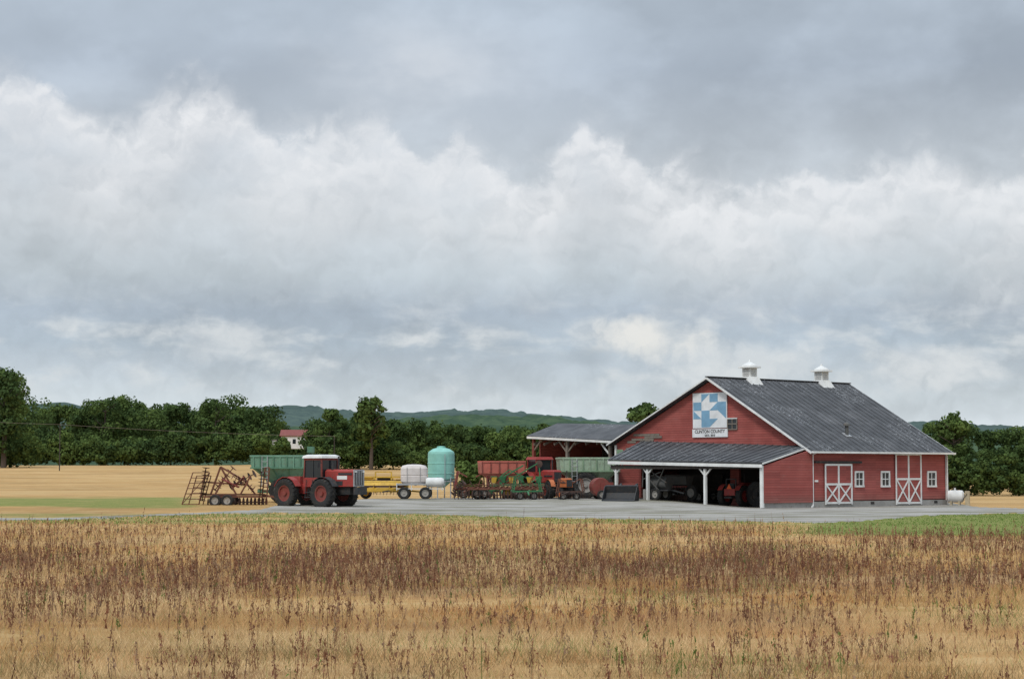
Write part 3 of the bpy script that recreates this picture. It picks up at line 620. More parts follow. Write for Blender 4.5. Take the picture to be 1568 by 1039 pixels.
B.box('stone_pier','concrete',(-4.6,loc(992,740,'b',-4.72)[0]+.3,.7),(.3,.25,.9))
B.done()
def text(body,size,lz,par):
    cu=bpy.data.curves.new('sign_lettering','FONT'); cu.body=body; cu.size=size; cu.align_x='CENTER'; cu.extrude=.004; cu.offset=.004
    ob=bpy.data.objects.new('sign_lettering',cu); scene.collection.objects.link(ob); ob.parent=par
    ob.location=(-.1,(sb0+sb1)/2,lz); ob.rotation_euler=(math.radians(90),0,math.radians(-90)); cu.materials.append(M['dark'])
text('CLINTON COUNTY',.31,sz0-.33,barn.e); text('1810 - 2010',.20,tz0+.06,barn.e)
# ---------------------------------------------------------------- machine shed
S=Thing('machine_shed',C0,ROT); R_b,R_z=loc(942,676,'b'); L_b,L_z=loc(812,669,'b'); R_b=BB+.1
rz=L_z+.98; rz2=R_z+1.15
S.poly('shed_roof','roof',[(-.3,R_b,R_z),(2.8,R_b,rz2),(2.8,L_b,rz),(-.3,L_b,L_z)],-.12); S.poly('shed_roof','roof',[(2.8,R_b,rz2),(7.5,R_b,R_z-.2),(7.5,L_b,L_z-.2),(2.8,L_b,rz)],-.12)
S.beam('fascia','white_trim',(-.33,R_b,R_z-.02),(-.33,L_b,L_z-.02),.05,.16); S.beam('fascia','white_trim',(-.3,L_b+.03,L_z+.0),(2.8,L_b+.03,rz+.0),.04,.12)
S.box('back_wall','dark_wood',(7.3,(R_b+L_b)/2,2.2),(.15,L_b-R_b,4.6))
S.poly('end_wall','siding',[(.8,L_b-.25,0),(7.2,L_b-.25,0),(7.2,L_b-.25,L_z-.5),(2.8,L_b-.25,rz-.25),(.8,L_b-.25,L_z+.1)],.12)
for k,b in enumerate((L_b-.4,(R_b*.45+L_b*.55),R_b+.5)):
    zt=R_z+(L_z-R_z)*(b-R_b)/(L_b-R_b)-.1
    S.box('shed_post','dull_red' if k==0 else 'old_wood',(0,b,zt/2+.1),(.2,.2,zt-.2))
    for g in(-1,1):
        if (k==0 and g==1) or (k==2 and g==-1): continue
        S.beam('shed_brace','white_trim' if k==2 else 'old_wood',(0,b,zt-.9),(0,b+g*.9,zt-.05),.1)
for i in range(8):
    b=R_b+.6+i*(L_b-R_b-1.2)/7; S.beam('rafters','old_wood',(-.2,b,R_z-.12),(2.8,b,rz2-.2),.06,.16)
S.done()
# ---------------------------------------------------------------- articulated tractor
def tire_pair(t,x,y,R,W,rim):
    for g in(-1,1): t.wheel((x,g*y,R),R,W,rim,part='wheel')
t=T('articulated_tractor',456,117.6,-38,1.0,.0)
t.e.location.z-=.12
tire_pair(t,0,.98,.88,.52,'dull_red'); tire_pair(t,3.05,.98,.88,.52,'dull_red')
t.cyl('axles','dark',(0,-1,.88),(0,1,.88),.16); t.cyl('axles','dark',(3.05,-1,.88),(3.05,1,.88),.16)
t.box('rear_frame','red_paint',(.2,0,1.15),(1.6,.75,.6)); t.frust('rear_deck','red_paint',(.0,0,1.4),(1.4,1.0,0),(.15,0,1.9),(1.0,.9,0)); t.box('hitch','dark',(-.9,0,.75),(.7,.35,.25)); t.box('hitch','dark',(-.75,0,1.2),(.12,.8,.7))
t.box('articulation','dark',(1.3,0,.95),(1.1,.4,.5)); t.box('front_frame','dark',(3.1,0,1.05),(3.0,.6,.45))
for g in(-1,1):
    for x0 in(0,3.05):
        for k in range(5):
            a0=math.radians(25+k*26); a1=math.radians(25+(k+1)*26); r=1.0
            t.beam('fenders','red_paint' if x0==0 else 'black_metal',(x0+math.cos(a0)*r,g*.86,.88+math.sin(a0)*r),(x0+math.cos(a1)*r,g*.86,.88+math.sin(a1)*r),.5,.035,up=(math.cos(a0),0,math.sin(a0)))
cx=1.95
t.box('cab_base','red_paint',(cx,0,1.55),(1.55,1.45,.55)); t.box('cab_glass','glass',(cx,0,2.35),(1.38,1.36,1.1))
for dx in(-.72,.0,.72):
    for g in(-1,1): t.beam('cab_pillars','black_metal' if dx==0 else 'dull_red',(cx+dx*1.02,g*.71,1.8),(cx+dx*.95,g*.68,2.95),.08 if dx else .05)
t.box('cab_headliner','dull_red',(cx,0,2.93),(1.5,1.46,.12)); t.frust('cab_roof','white_paint',(cx,0,2.99),(1.66,1.62,0),(cx,0,3.13),(1.56,1.52,0)); t.frust('cab_roof','white_paint',(cx,0,3.13),(1.56,1.52,0),(cx,0,3.2),(1.2,1.15,0))
t.box('step','black_metal',(cx-.2,-.85,.95),(.5,.25,.04)); t.box('step','black_metal',(cx-.2,-.85,.65),(.5,.25,.04))
for s in(-.45,.05): t.beam('step','black_metal',(cx+s,-.9,.6),(cx+s,-.8,1.7),.03)
t.frust('hood','red_paint',(3.85,0,1.3),(2.3,.92,0),(3.85,0,2.2),(2.3,.86,0)); t.frust('hood','red_paint',(3.85,0,2.2),(2.3,.86,0),(3.83,0,2.32),(2.2,.6,0))
t.box('hood_stripe','white_paint',(4.1,-.452,1.83),(.8,.02,.22)); t.box('hood_vents','black_metal',(3.5,-.462,1.5),(1.3,.02,.25)); t.box('hood_vents','black_metal',(4.35,-.464,2.05),(1.1,.02,.12))
t.box('grille_surround','galv',(5.03,0,1.8),(.06,.9,1.0)); t.box('grille','black_metal',(5.07,0,1.82),(.04,.74,.84))
for k in range(5): t.box('grille_bars','galv',(5.1,-.3+k*.15,1.82),(.03,.03,.84))
t.box('front_weights','black_metal',(5.15,0,1.05),(.35,.8,.45)); t.box('headlights','white_paint',(5.1,-.33,2.18),(.04,.16,.08)); t.box('headlights','white_paint',(5.1,.33,2.18),(.04,.16,.08))
t.cyl('exhaust','black_metal',(3.0,.42,2.2),(3.0,.42,3.1),.06); t.cyl('air_intake','black_metal',(3.2,-.3,2.3),(3.2,-.3,2.75),.09)
t.beam('mirror','black_metal',(2.7,-.72,2.7),(2.8,-1.1,2.75),.03); t.box('mirror','black_metal',(2.8,-1.12,2.6),(.04,.16,.32))
t.done()
# ---------------------------------------------------------------- grain carts
def cart(name,px,Y,rot,L,W,zt,zm,zb,R,body,trim,wx=0,tarp=None,sc=1.0):
    t=T(name,px,Y,rot,sc)
    t.frust('hopper',body,(0,0,zm),(L*.97,W*.95,0),(0,0,zt),(L,W,0)); t.frust('hopper_slope',body,(L*.05,0,zb),(L*.35,W*.4,0),(0,0,zm-.005),(L*.955,W*.935,0))
    t.box('grain_surface','dark_wood',(0,0,zt+.005),(L-.25,W-.25,.03))
    for g in(-1,1):
        t.beam('rim_rail',body,(-L/2,g*W/2,zt),(L/2,g*W/2,zt),.09,.12); t.beam('rim_rail',body,(g*L/2,-W/2,zt),(g*L/2,W/2,zt),.09,.12)
        t.beam('belt_rail',trim,(-L/2,g*(W/2),zm),(L/2,g*(W/2),zm),.06,.1)
        for k in range(9): t.beam('ribs',trim if k%2 else body,(-L/2+(k+.5)*L/9,g*(W/2),zm),(-L/2+(k+.5)*L/9,g*(W/2+.03),zt),.07)
        for k in range(4): t.beam('slope_ribs',trim,(-L*.42+k*L*.28,g*W*.475,zm),(-L*.08+k*L*.1,g*W*.215,zb),.06)
        for k in range(3): t.beam('legs',trim,(-L*.3+k*L*.3,g*W*.4,zm-.1),(-L*.2+k*L*.2,g*W*.2,R*.9),.09)
        t.wheel((wx,g*(W*.42),R),R,R*.6,'rim_grey')
    t.beam('ladder','galv',(-L*.3,-W/2-.08,zb),(-L*.3,-W/2-.06,zt),.04); t.beam('ladder','galv',(-L*.3+.35,-W/2-.08,zb),(-L*.3+.35,-W/2-.06,zt),.04)
    for k in range(5): t.beam('ladder','galv',(-L*.3,-W/2-.08,zb+.2+k*.35),(-L*.3+.35,-W/2-.08,zb+.2+k*.35),.03)
    t.beam('frame',trim,(-L*.45,0,R*.95),(L*.75,0,R*.8),.2,.2); t.cyl('axle','dark',(wx,-W*.4,R),(wx,W*.4,R),.09)
    t.cyl('auger',trim,(L*.45,-.2,R*.9),(L*.5,-W*.45,zt+.35),.15); t.box('auger_head',trim,(L*.5,-W*.47,zt+.4),(.4,.4,.4)); return t.done()
cart('grain_cart',436,124,-6,3.9,2.6,2.95,2.2,1.0,.75,'cart_green','cart_green_dark')
cart('grain_cart',900,135.5,4,4.2,2.8,2.8,1.9,1.0,.92,'pale_green','pale_green_trim',wx=-.3)
t=T('gravity_wagon',768,135,8); t.frust('box','coral',(0,0,1.75),(3.0,2.2,0),(0,0,2.55),(3.1,2.3,0)); t.frust('hopper','coral',(.2,-.2,.95),(1.0,.9,0),(0,0,1.745),(2.95,2.15,0))
for k in range(6): t.beam('ribs','dull_red',(-1.5+k*.6,-1.16,1.75),(-1.5+k*.6,-1.17,2.55),.07)
for g in(-1,1):
    t.beam('rim','coral',(-1.55,g*1.15,2.56),(1.55,g*1.15,2.56),.1,.1)
    for x0 in(-1.1,1.1): t.wheel((x0,g*.85,.42),.42,.26,'off_white',lugs=False); t.beam('stand','dark',(x0,g*.7,.5),(x0*1.05,g*.9,1.75),.08)
t.beam('running_gear','dark',(-1.6,0,.5),(2.6,0,.45),.12); t.done()
# ---------------------------------------------------------------- folded disc harrow (left)
t=T('disc_harrow',345,119.2,-4); t.e.location.z-=.12
def ladder(p0,p1,off,n,part='folded_wing',r=.025):
    p0=Vector(p0);p1=Vector(p1);off=Vector(off); t.cyl(part,'rust',p0,p1,r*1.4,n=6); t.cyl(part,'rust',p0+off,p1+off,r*1.4,n=6)
    for k in range(n): q=p0+(p1-p0)*(k/(n-1)); t.cyl(part,'rust',q,q+off,r,n=5)
ladder((-2.62,-.3,.15),(-2.05,.1,2.1),(1.0,.2,0),7); ladder((-2.4,.5,.1),(-1.9,.5,1.9),(.9,0,0),6)
t.cyl('folded_wing','rust',(-2.62,-.3,.15),(-1.05,.3,2.1),.025); t.cyl('folded_wing','rust',(-1.6,-.1,.15),(-1.3,.3,2.3),.04)
t.gang('wing_gang','rust_dark',(-1.35,-.3,.35),(-1.15,-.3,2.35),10,.27); t.gang('wing_gang','rust',(-.75,.4,1.0),(.35,.5,2.35),7,.27)
t.gang('wing_gang','rust',(.5,-.2,1.9),(1.7,.1,1.1),7,.26); t.gang('wing_gang','rust_dark',(.2,.5,1.2),(1.7,.3,2.0),6,.26)
t.gang('main_gang','rust_dark',(-1.0,-.5,.28),(2.4,-.2,.28),15,.28); t.gang('main_gang','rust',(-1.0,.9,.28),(2.4,.6,.28),15,.28)
for a,b in(((-1.4,0,.75),(2.5,0,.75)),((-1.2,-.6,.62),(2.4,-.3,.62)),((-1.2,.9,.62),(2.4,.7,.62)),((-.9,0,.75),(-.3,0,2.45)),((-.3,0,2.45),(1.2,0,1.6)),((1.2,0,1.6),(1.9,0,.75)),((-.3,0,2.45),(.7,0,.75)),((-1.1,0,1.5),(1.3,0,1.35)),((.1,0,2.0),(-.6,0,.8)),((1.0,-.2,.75),(1.6,-.1,1.9)),((-1.2,-.6,.62),(-1.2,.9,.62)),((.5,-.6,.62),(.5,.9,.62)),((2.3,-.4,.62),(2.3,.7,.62))): t.beam('frame','rust',a,b,.1)
t.cyl('hydraulic','dull_red',(-.2,-.1,1.7),(.9,-.1,1.2),.06); t.cyl('hydraulic','dull_red',(.5,.0,1.2),(1.2,0,1.85),.06)
ladder((2.35,-.2,.5),(2.5,-.1,2.4),(.28,0,0),9,'right_wing',.03); t.gang('wing_gang','rust_dark',(2.2,-.2,.4),(2.3,-.2,2.1),9,.2)
for g in(-.75,.9): t.wheel((-.45,g,.38),.38,.22,'rim_grey',lugs=False); t.wheel((.3,g,.38),.38,.22,'rim_grey',lugs=False)
t.beam('tongue','rust',(2.4,0,.7),(3.6,-.4,.55),.12); t.done()
# ---------------------------------------------------------------- long disc / cultivator row
t=T('disc_harrow',765,131,3)
for y0 in(-.7,.3): t.gang('gang','rust_dark' if y0<0 else 'rust',(-3.1,y0,.3),(2.9,y0+.2,.3),26,.3)
for z,y0 in((.72,-.7),(.8,.3),(.75,1.0)): t.beam('frame','rust',(-3.1,y0,z),(3.0,y0,z),.12)
for k in range(9): x0=-3+k*.74; t.beam('frame','rust',(x0,-.8,.74),(x0+.1,1.0,.8),.09); t.beam('gang_arm','rust_dark',(x0,-.7,.72),(x0,-.7,.32),.06)
for k in range(16):
    x0=-3.0+k*.38+random.uniform(-.1,.1); t.beam('standards','rust' if k%3 else 'rust_dark',(x0,.4,.8),(x0+random.uniform(-.3,.3),.4,1.15+random.uniform(0,.4)),.06)
    for q in range(2): t.cyl('spring','rust',(x0,.2,.8+q*.15),(x0+.35,.25,.95+q*.1),.03,n=6)
for x0 in(-1.5,-1.1,1.2): t.wheel((x0,-.2,.38),.38,.22,'rim_grey',lugs=False)
t.gang('end_gang','rust_dark',(-3.2,-.6,.35),(-2.5,-.9,1.15),7,.24)
t.done()
def cultivator(px,Y,rot,fm,wm,sc=1.0):
    t=T('field_cultivator',px,Y,rot,sc)
    t.beam('frame',fm,(-1.3,0,.7),(1.3,0,.75),.12); t.beam('frame',fm,(-1.2,.7,.7),(1.2,.7,.75),.12)
    for x0 in(-1.1,-.4,.4,1.1): t.beam('frame',fm,(x0,-.1,.72),(x0,.8,.72),.09)
    for k in range(11):
        x0=-1.25+k*.25
        for y0 in(0,.7):
            t.cyl('shanks','rust_dark',(x0,y0,.7),(x0+.05,y0-.25,.5),.025,n=5); t.cyl('shanks','rust_dark',(x0+.05,y0-.25,.5),(x0+.05,y0-.05,.12),.022,n=5)
    for g in(-1,1):
        t.beam('folded_wing',wm,(g*1.2,0,.75),(g*1.0,0,1.9),.09); t.beam('folded_wing',wm,(g*1.2,.7,.75),(g*1.0,.7,1.9),.09); t.beam('folded_wing',wm,(g*1.0,0,1.9),(g*.3,0,1.5),.07); t.wheel((g*.6,.3,.35),.35,.2,'rim_grey',lugs=False)
        for k in range(5): t.cyl('shanks','rust_dark',(g*(1.18-.04*k),-.02,.9+k*.22),(g*(1.5-.04*k),-.1,.95+k*.22),.022,n=5)
    t.beam('tongue',fm,(0,0,.7),(-.3,-1.8,.45),.11); t.done()
cultivator(722,134,-6,'rust','dull_red'); cultivator(808,129.5,12,'jd_green','jd_green',.8); cultivator(872,130,-15,'rust_dark','rust',.75)
# round baler, dark with red shields, just left of the bucket
t=T('round_baler',918,131.5,10,.8)
t.lathe('bale_chamber','dull_red',(0,-.6,1.05),(0,1,0),[(.001,0),(.75,0),(.8,.05),(.8,1.15),(.75,1.2),(.001,1.2)],18,False)
t.frust('front_frame','dark',(1.0,0,.5),(.5,1.2,0),(.8,0,1.7),(.3,1.2,0)); t.beam('tongue','dark',(1.1,0,.6),(2.4,0,.5),.1); t.box('side_shield','dull_red',(.5,-.68,1.1),(1.1,.06,.7)); t.box('pickup','rust_dark',(1.0,0,.28),(.4,1.3,.25))
for g in(-1,1): t.wheel((0,g*.85,.4),.4,.26,'rim_grey',lugs=False)
t.done()
t=T('row_planter',792,133,-8)
t.beam('toolbar','jd_green',(-1.9,0,.95),(1.9,0,1.0),.18); t.beam('toolbar','jd_green',(-1.7,.2,1.1),(.4,.2,2.3),.1); t.beam('marker_arm','jd_green',(-.9,0,1.1),(1.5,.1,2.5),.08); t.beam('marker_arm','jd_green',(1.5,.1,2.5),(1.6,.1,1.1),.08)
t.beam('marker_arm','jd_green',(-1.9,.3,1.0),(-.6,.3,2.0),.07); t.beam('marker_arm','jd_green',(-.6,.3,2.0),(.9,.3,1.3),.07); t.lathe('marker_disc','rust_dark',(1.5,0,2.4),(.3,1,0),[(.001,0),(.26,.05)],14)
for k in range(6):
    x0=-1.6+k*.62; t.frust('seed_hopper','jd_green' if k%2 else 'yellow_paint',(x0,0,1.1),(.26,.32,0),(x0,0,1.5),(.42,.48,0)); t.box('hopper_lid','jd_green',(x0,0,1.53),(.45,.5,.06)); t.beam('row_unit','jd_green',(x0,-.1,.95),(x0,-.55,.35),.09); t.lathe('opener','rust_dark',(x0,-.55,.28),(1,0,0),[(.001,0),(.24,.03)],12)
    t.lathe('press_wheel','rubber',(x0+.1,-.75,.22),(1,0,0),[(.001,0),(.2,0),(.2,.08),(.001,.08)],12)
for x0 in(-.7,.9): t.wheel((x0,.5,.42),.42,.25,'yellow_paint',lugs=False)
t.beam('tongue','jd_green',(0,.3,.8),(-2.4,-.9,.5),.13); t.gang('end_discs','jd_green',(-1.9,-.3,.5),(-1.1,-.5,1.0),5,.22); t.done()
# ---------------------------------------------------------------- cab tractor generic
def tractor(name,px,Y,rot,sc,body,rim,cab=True,smv=False):
    t=T(name,px,Y,rot,sc)
    for g in(-1,1): t.wheel((0,g*.85,.8),.8,.45,rim); t.wheel((2.3,g*.7,.48),.48,.28,rim)
    t.box('transmission','dark',(.7,0,.9),(1.8,.5,.55)); t.frust('hood',body,(1.75,0,1.05),(1.7,.65,0),(1.75,0,1.75),(1.65,.55,0)); t.frust('hood',body,(1.75,0,1.75),(1.65,.55,0),(1.75,0,1.83),(1.5,.35,0))
    t.box('grille','black_metal',(2.61,0,1.4),(.05,.5,.6)); t.box('front_axle','dark',(2.3,0,.55),(.2,1.3,.18)); t.box('hitch','dark',(-.6,0,.7),(.5,.7,.15))
    for g in(-1,1):
        t.box('hood_decal','black_metal',(1.9,g*.325,1.45),(1.1,.02,.1))
        for k in range(5):
            a0=math.radians(20+k*26); a1=math.radians(20+(k+1)*26); t.beam('fenders',body,(math.cos(a0)*.92,g*.8,.8+math.sin(a0)*.92),(math.cos(a1)*.92,g*.8,.8+math.sin(a1)*.92),.42,.03,up=(math.cos(a0),0,math.sin(a0)))
    if cab:
        t.box('cab_lower',body,(.2,0,1.45),(1.2,1.1,.5)); t.box('cab_glass','glass',(.2,0,2.1),(1.15,1.08,.85))
        for dx in(-.6,.6):
            for g in(-1,1): t.beam('cab_pillars',body,(.2+dx,g*.56,1.6),(.2+dx*.95,g*.54,2.55),.09)
        t.frust('cab_roof',body,(.2,0,2.5),(1.4,1.3,0),(.2,0,2.68),(1.25,1.15,0))
    else:
        t.box('seat','black_metal',(-.05,0,1.3),(.45,.45,.1)); t.box('seat','black_metal',(-.28,0,1.55),(.1,.45,.45)); t.cyl('steering','dark',(.7,0,1.5),(.5,0,1.75),.03); t.lathe('steering','dark',(.5,0,1.75),(-.5,0,.6),[(.17,0),(.2,0)],14)
        for g in(-1,1): t.beam('roll_bar','black_metal',(-.4,g*.45,1.0),(-.4,g*.45,2.1),.07)
        t.beam('roll_bar','black_metal',(-.4,-.48,2.1),(-.4,.48,2.1),.07)
    t.cyl('exhaust','black_metal',(1.6,.15,1.8),(1.6,.15,2.5),.04)
    if smv: t.poly('slow_vehicle_sign','smv_orange',[(-.68,.24,1.35),(-.68,-.24,1.35),(-.68,0,1.75)],.02); t.box('rear_panel',body,(-.55,0,1.1),(.15,1.0,.5))
    return t.done()
tractor('cab_tractor',824,135.5,-62,1.08,'red_paint','dull_red')
tractor('utility_tractor',855,133,-70,.78,'orange_paint','orange_paint',cab=False)
tractor('utility_tractor',1124,126.3,48,.85,'red_paint','red_paint',cab=False,smv=True)
t=T('dual_wheels',1160,125.2,-50); t.wheel((0,0,.85),.85,.45,'dark'); t.wheel((0,.6,.85),.85,.45,'dark'); t.cyl('hub','dark',(0,-.1,.85),(0,.7,.85),.15); t.done()
t=T('grain_drill',1030,130.5,-48)
t.frust('seed_box','grey_metal',(0,0,1.1),(3.0,.5,0),(0,0,1.6),(3.1,.8,0)); t.box('box_lid','grey_metal',(0,0,1.63),(3.15,.85,.05))
for k in range(12): x0=-1.4+k*.255; t.cyl('seed_tube','dark',(x0,0,1.1),(x0,-.25,.3),.03,n=6); t.lathe('opener','rust_dark',(x0,-.3,.22),(1,0,0),[(.001,0),(.2,.03)],12)
for x0 in(-1.7,1.7): t.wheel((x0,0,.55),.55,.2,'rim_grey',lugs=False)
t.beam('frame','dull_red',(-1.6,0,.95),(1.6,0,.95),.12); t.beam('tongue','dull_red',(0,.2,.8),(0,1.8,.5),.1); t.done()
t=T('hay_wagon',1062,133,-48); t.box('deck','dark_wood',(0,0,1.0),(3.6,1.9,.12)); t.box('side_rack','dark_wood',(0,-.95,1.5),(3.6,.06,.8)); t.box('side_rack','dark_wood',(0,.95,1.5),(3.6,.06,.8))
for x0 in(-1.2,1.2):
    for g in(-1,1): t.wheel((x0,g*.75,.4),.4,.22,'rim_grey',lugs=False)
t.beam('reach','dark',(-1.2,0,.5),(2.4,0,.45),.12); t.done()
t=T('field_sprayer',1012,128.8,-45); t.cyl('tank','grey_metal',(-.7,0,1.15),(.7,0,1.15),.42,n=18); t.box('frame','black_metal',(0,0,.7),(2.0,.9,.1))
for a,b in(((-1.2,-.5,.9),(-1.1,-.5,2.3)),((-1.1,-.5,2.3),(.9,-.5,1.2)),((-1.2,-.5,1.4),(.4,-.5,1.9)),((-.6,-.55,.8),(-.5,-.55,2.0)),((-.1,-.5,.8),(.7,-.5,2.1)),((.3,-.6,.7),(-.7,-.6,1.6))): t.beam('boom','grey_metal',a,b,.06)
for g in(-1,1): t.wheel((0,g*.55,.42),.42,.24,'rim_grey')
t.beam('tongue','black_metal',(1.0,0,.7),(2.0,0,.5),.09); t.done()
t=T('loader_bucket',953,126.5,-20)
pr=[(-.1,.15),(0,.0),(.8,.0),(1.0,.05),(.75,.12),(.15,.2),(.0,.55),(.15,1.0),(.05,1.05),(-.15,.6)]
V=[(-1.1,-p,z) for p,z in pr]+[(1.1,-p,z) for p,z in pr]; k=len(pr)
t.add('shell','black_metal',V,[tuple(range(k)),tuple(range(2*k-1,k-1,-1))]+[(i,i+k,(i+1)%k+k,(i+1)%k) for i in range(k)])
for g in(-1,1): t.poly('cheek','black_metal',[(g*1.1,-1.0,.03),(g*1.1,0,.03),(g*1.1,.12,.6),(g*1.1,-.1,1.02),(g*1.1,-.35,.9)],.04); t.beam('loader_arm','black_metal',(g*.5,.1,.6),(g*.55,1.6,1.1),.13)
t.beam('loader_arm','dull_red',(-.55,1.6,1.1),(.55,1.6,1.1),.12); t.box('mount','black_metal',(0,1.7,.6),(1.0,.3,1.1))
t.done()
# ---------------------------------------------------------------- yellow swather
t=T('windrower',588,133,-3)
t.box('header','yellow_paint',(0,-.6,.62),(3.2,.7,.30)); t.frust('header_back','yellow_paint',(0,-.1,.8),(3.2,.5,0),(0,0,1.25),(3.0,.15,0)); t.cyl('reel','rust_dark',(-1.5,-.9,.85),(1.5,-.9,.85),.05)
for k in range(8):
    a=k*math.pi/4; t.beam('reel_bats','yellow_paint' if k%2 else 'rust_dark',(-1.5,-.9+.38*math.cos(a),.9+.38*math.sin(a)),(1.5,-.9+.38*math.cos(a),.9+.38*math.sin(a)),.05)
for k in range(14): t.cyl('guards','rust_dark',(-1.5+k*.23,-.95,.5),(-1.5+k*.23,-1.25,.3),.02,n=5)
for x0 in(-1.6,-.6,.5,1.6): t.beam('uprights','yellow_paint',(x0,.1,.4),(x0,.1,1.85 if abs(x0)<1 else 1.5),.09); t.box('end_panel','yellow_paint',(x0,-.4,.8),(.05,1.2,.6 if abs(x0)>1 else .3))
t.beam('top_rail','yellow_paint',(-1.65,.1,1.5),(1.65,.1,1.5),.09); t.beam('top_rail','yellow_paint',(-.6,.1,1.85),(.5,.1,1.85),.08); t.beam('brace','yellow_paint',(-1.6,.1,.5),(-.6,.1,1.5),.06); t.beam('brace','yellow_paint',(1.6,.1,.5),(.5,.1,1.5),.06)
t.box('engine','dark',(.0,.6,1.2),(1.0,.8,.6)); t.box('console','yellow_paint',(-1.1,.5,1.15),(.7,.7,.6)); t.box('console','yellow_paint',(1.2,.6,1.0),(.8,.8,.7))
for x0 in(-1.3,1.3): t.wheel((x0,.4,.42),.42,.28,'yellow_paint',lugs=False)
t.beam('tongue','yellow_paint',(1.5,-.2,.6),(2.6,-.8,.5),.1); t.done()
# ---------------------------------------------------------------- tanks
t=T('nurse_tank_trailer',642,132,0)
# squarish moulded poly tank (rounded-box section swept in z)
def rbox(part,mat,cx_,cy_,levels,n=24,e=4.0):
    for (z0,ax0,ay0),(z1,ax1,ay1) in zip(levels[:-1],levels[1:]):
        V=[];Fc=[]
        for i in range(n):
            a=2*math.pi*i/n; c_=math.cos(a); s_=math.sin(a); k=(abs(c_)**e+abs(s_)**e)**(-1/e)
            V.append((cx_+ax0*c_*k,cy_+ay0*s_*k,z0)); V.append((cx_+ax1*c_*k,cy_+ay1*s_*k,z1))
        for i in range(n): j=(i+1)%n; Fc.append((2*i,2*j,2*j+1,2*i+1))
        t.add(part,mat,V,Fc,True)
rbox('poly_tank','off_white',-.35,0,[(1.08,.80,.55),(1.2,.90,.62),(1.55,.92,.64),(1.6,.88,.61),(1.66,.92,.64),(2.1,.91,.63),(2.28,.80,.55),(2.36,.45,.35),(2.38,.01,.01)])
t.lathe('tank_lid','dark',(-.35,0,2.36),(0,0,1),[(.18,0),(.18,.08),(.001,.08)],10)
for x0 in(-.8,.1): t.beam('tank_band','galv',(x0,-.655,1.1),(x0,-.655,2.2),.05,.02)
t.lathe('lower_tank','white_paint',(.45,-.5,1.15),(1,0,0),[(.001,0),(.25,.03),(.33,.15),(.33,1.1),(.25,1.25),(.001,1.28)],18)
for g in(-.6,.6): t.beam('deck_rail','galv',(-1.5,g,1.02),(1.7,g,1.02),.1,.12)
for k in range(6): t.beam('deck','black_metal',(-1.45+k*.6,-.6,.98),(-1.45+k*.6,.6,.98),.1)
for x0 in(-1.0,.45):
    for g in(-1,1): t.wheel((x0,g*.75,.42),.42,.26,'rim_grey',lugs=False)
for x0 in(-1.5,-.5,.6,1.6): t.beam('rail_post','white_paint',(x0,-.62,.6),(x0,-.62,1.4 if x0>0 else 1.1),.05)
t.beam('rail','white_paint',(-1.5,-.62,.72),(1.7,-.62,.72),.06); t.beam('tongue','black_metal',(-1.4,0,.7),(-2.5,-.3,.5),.09); t.done()
t=T('storage_tank',675.5,136,0)
t.lathe('shell','teal',(0,0,1.1),(0,0,1),[(.25,-.35),(.93,.25),(.94,.6),(.96,.62),(.96,.68),(.94,.7),(.94,1.3),(.96,1.32),(.96,1.38),(.94,1.4),(.94,2.0),(.9,2.15),(.6,2.36),(.28,2.44)],28)
t.lathe('lid','teal',(0,0,3.54),(0,0,1),[(.28,-.02),(.3,0),(.3,.1),(.001,.13)],16)
for k in range(6):
    a=k*math.pi/3+.3; t.beam('stand_leg','galv',(math.cos(a)*.95,math.sin(a)*.95,0),(math.cos(a)*.95,math.sin(a)*.95,1.5),.08); a2=a+math.pi/3; t.beam('stand_ring','galv',(math.cos(a)*.95,math.sin(a)*.95,1.2),(math.cos(a2)*.95,math.sin(a2)*.95,1.2),.07)
t.beam('ladder','galv',(.3,-1.0,.3),(.3,-1.0,3.1),.04); t.done()
t=T('fuel_tank',1464,133,-20)
t.lathe('tank','white_paint',(-.55,0,.62),(1,0,0),[(.001,-.14),(.25,-.1),(.4,.0),(.42,.12),(.42,.85),(.4,.97),(.25,1.07),(.001,1.1)],20)
for x0 in(-.35,.2): t.box('cradle','tan_paint',(x0,0,.15),(.12,.6,.3))
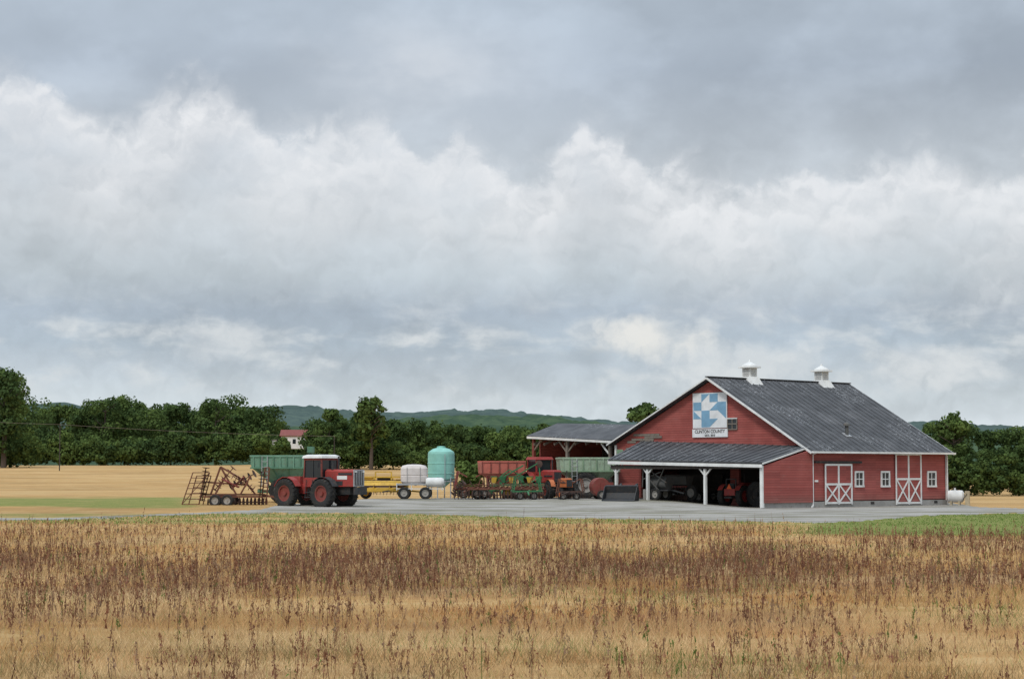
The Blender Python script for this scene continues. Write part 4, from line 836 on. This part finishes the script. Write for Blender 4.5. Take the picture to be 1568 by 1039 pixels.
t.box('pump','tan_paint',(.75,-.1,.5),(.3,.35,1.0)); t.cyl('hose','dark',(.75,-.3,.8),(.4,-.4,.3),.02,n=6); t.cyl('filler','white_paint',(-.1,0,1.0),(-.1,0,1.2),.06); t.done()
# ---------------------------------------------------------------- far farmhouse & power line
t=T('white_farmhouse',452,445,0,.8); t.box('walls','white_paint',(0,0,1.8),(7.5,6,3.8)); t.poly('roof','dull_red',[(-4.2,-3.4,3.6),(4.2,-3.4,3.6),(4.2,0,5.4),(-4.2,0,5.4)],.15); t.poly('roof','dull_red',[(-4.2,0,5.4),(4.2,0,5.4),(4.2,3.4,3.6),(-4.2,3.4,3.6)],.15)
for x0 in(-2.4,0,2.4): t.box('window','glass',(x0,-3.02,2.0),(.9,.06,1.3))
t.box('shed_annex','white_paint',(-5.2,.5,1.2),(3.0,4,2.4)); t.box('annex_roof','grey_metal',(-5.2,.5,2.5),(3.3,4.4,.2)); t.done()
poles=[]
for px,py in((-260,634),(92,654),(512,672)):
    Y=330; q=at(px,py,Y); g=float(terrain(q.x,Y)); t=Thing('utility_pole',(q.x,Y,g)); hh=q.z-g
    t.cyl('pole','dark_wood',(0,0,-.3),(0,0,hh+.4),.10,.07,8); t.beam('crossarm','dark_wood',(0,-.8,hh),(0,.8,hh),.1); t.cyl('insulator','old_wood',(0,0,hh+.4),(0,0,hh+.55),.05,n=6); t.done(); poles.append(Vector((q.x,Y,g+hh+.5)))
t=Thing('power_line',(0,0,0))
for p,q in zip(poles[:-1],poles[1:]):
    for k in range(16):
        f=lambda s:p.lerp(q,s)+Vector((0,0,-.5*4*s*(1-s)*.6)); t.cyl('wire','old_wood',f(k/16),f((k+1)/16),.022,n=5,cap=False)
t.done()
# ---------------------------------------------------------------- camera
cd=bpy.data.cameras.new('camera'); cam=bpy.data.objects.new('camera',cd); scene.collection.objects.link(cam); cd.sensor_width=36; cd.lens=36*F/1568; cd.clip_start=.5; cd.clip_end=12000
cam.location=(0,0,H); cam.rotation_euler=(math.pi/2+TH,0,0); scene.camera=cam
scene.view_settings.view_transform='Standard'; scene.view_settings.look='None'; scene.view_settings.exposure=0
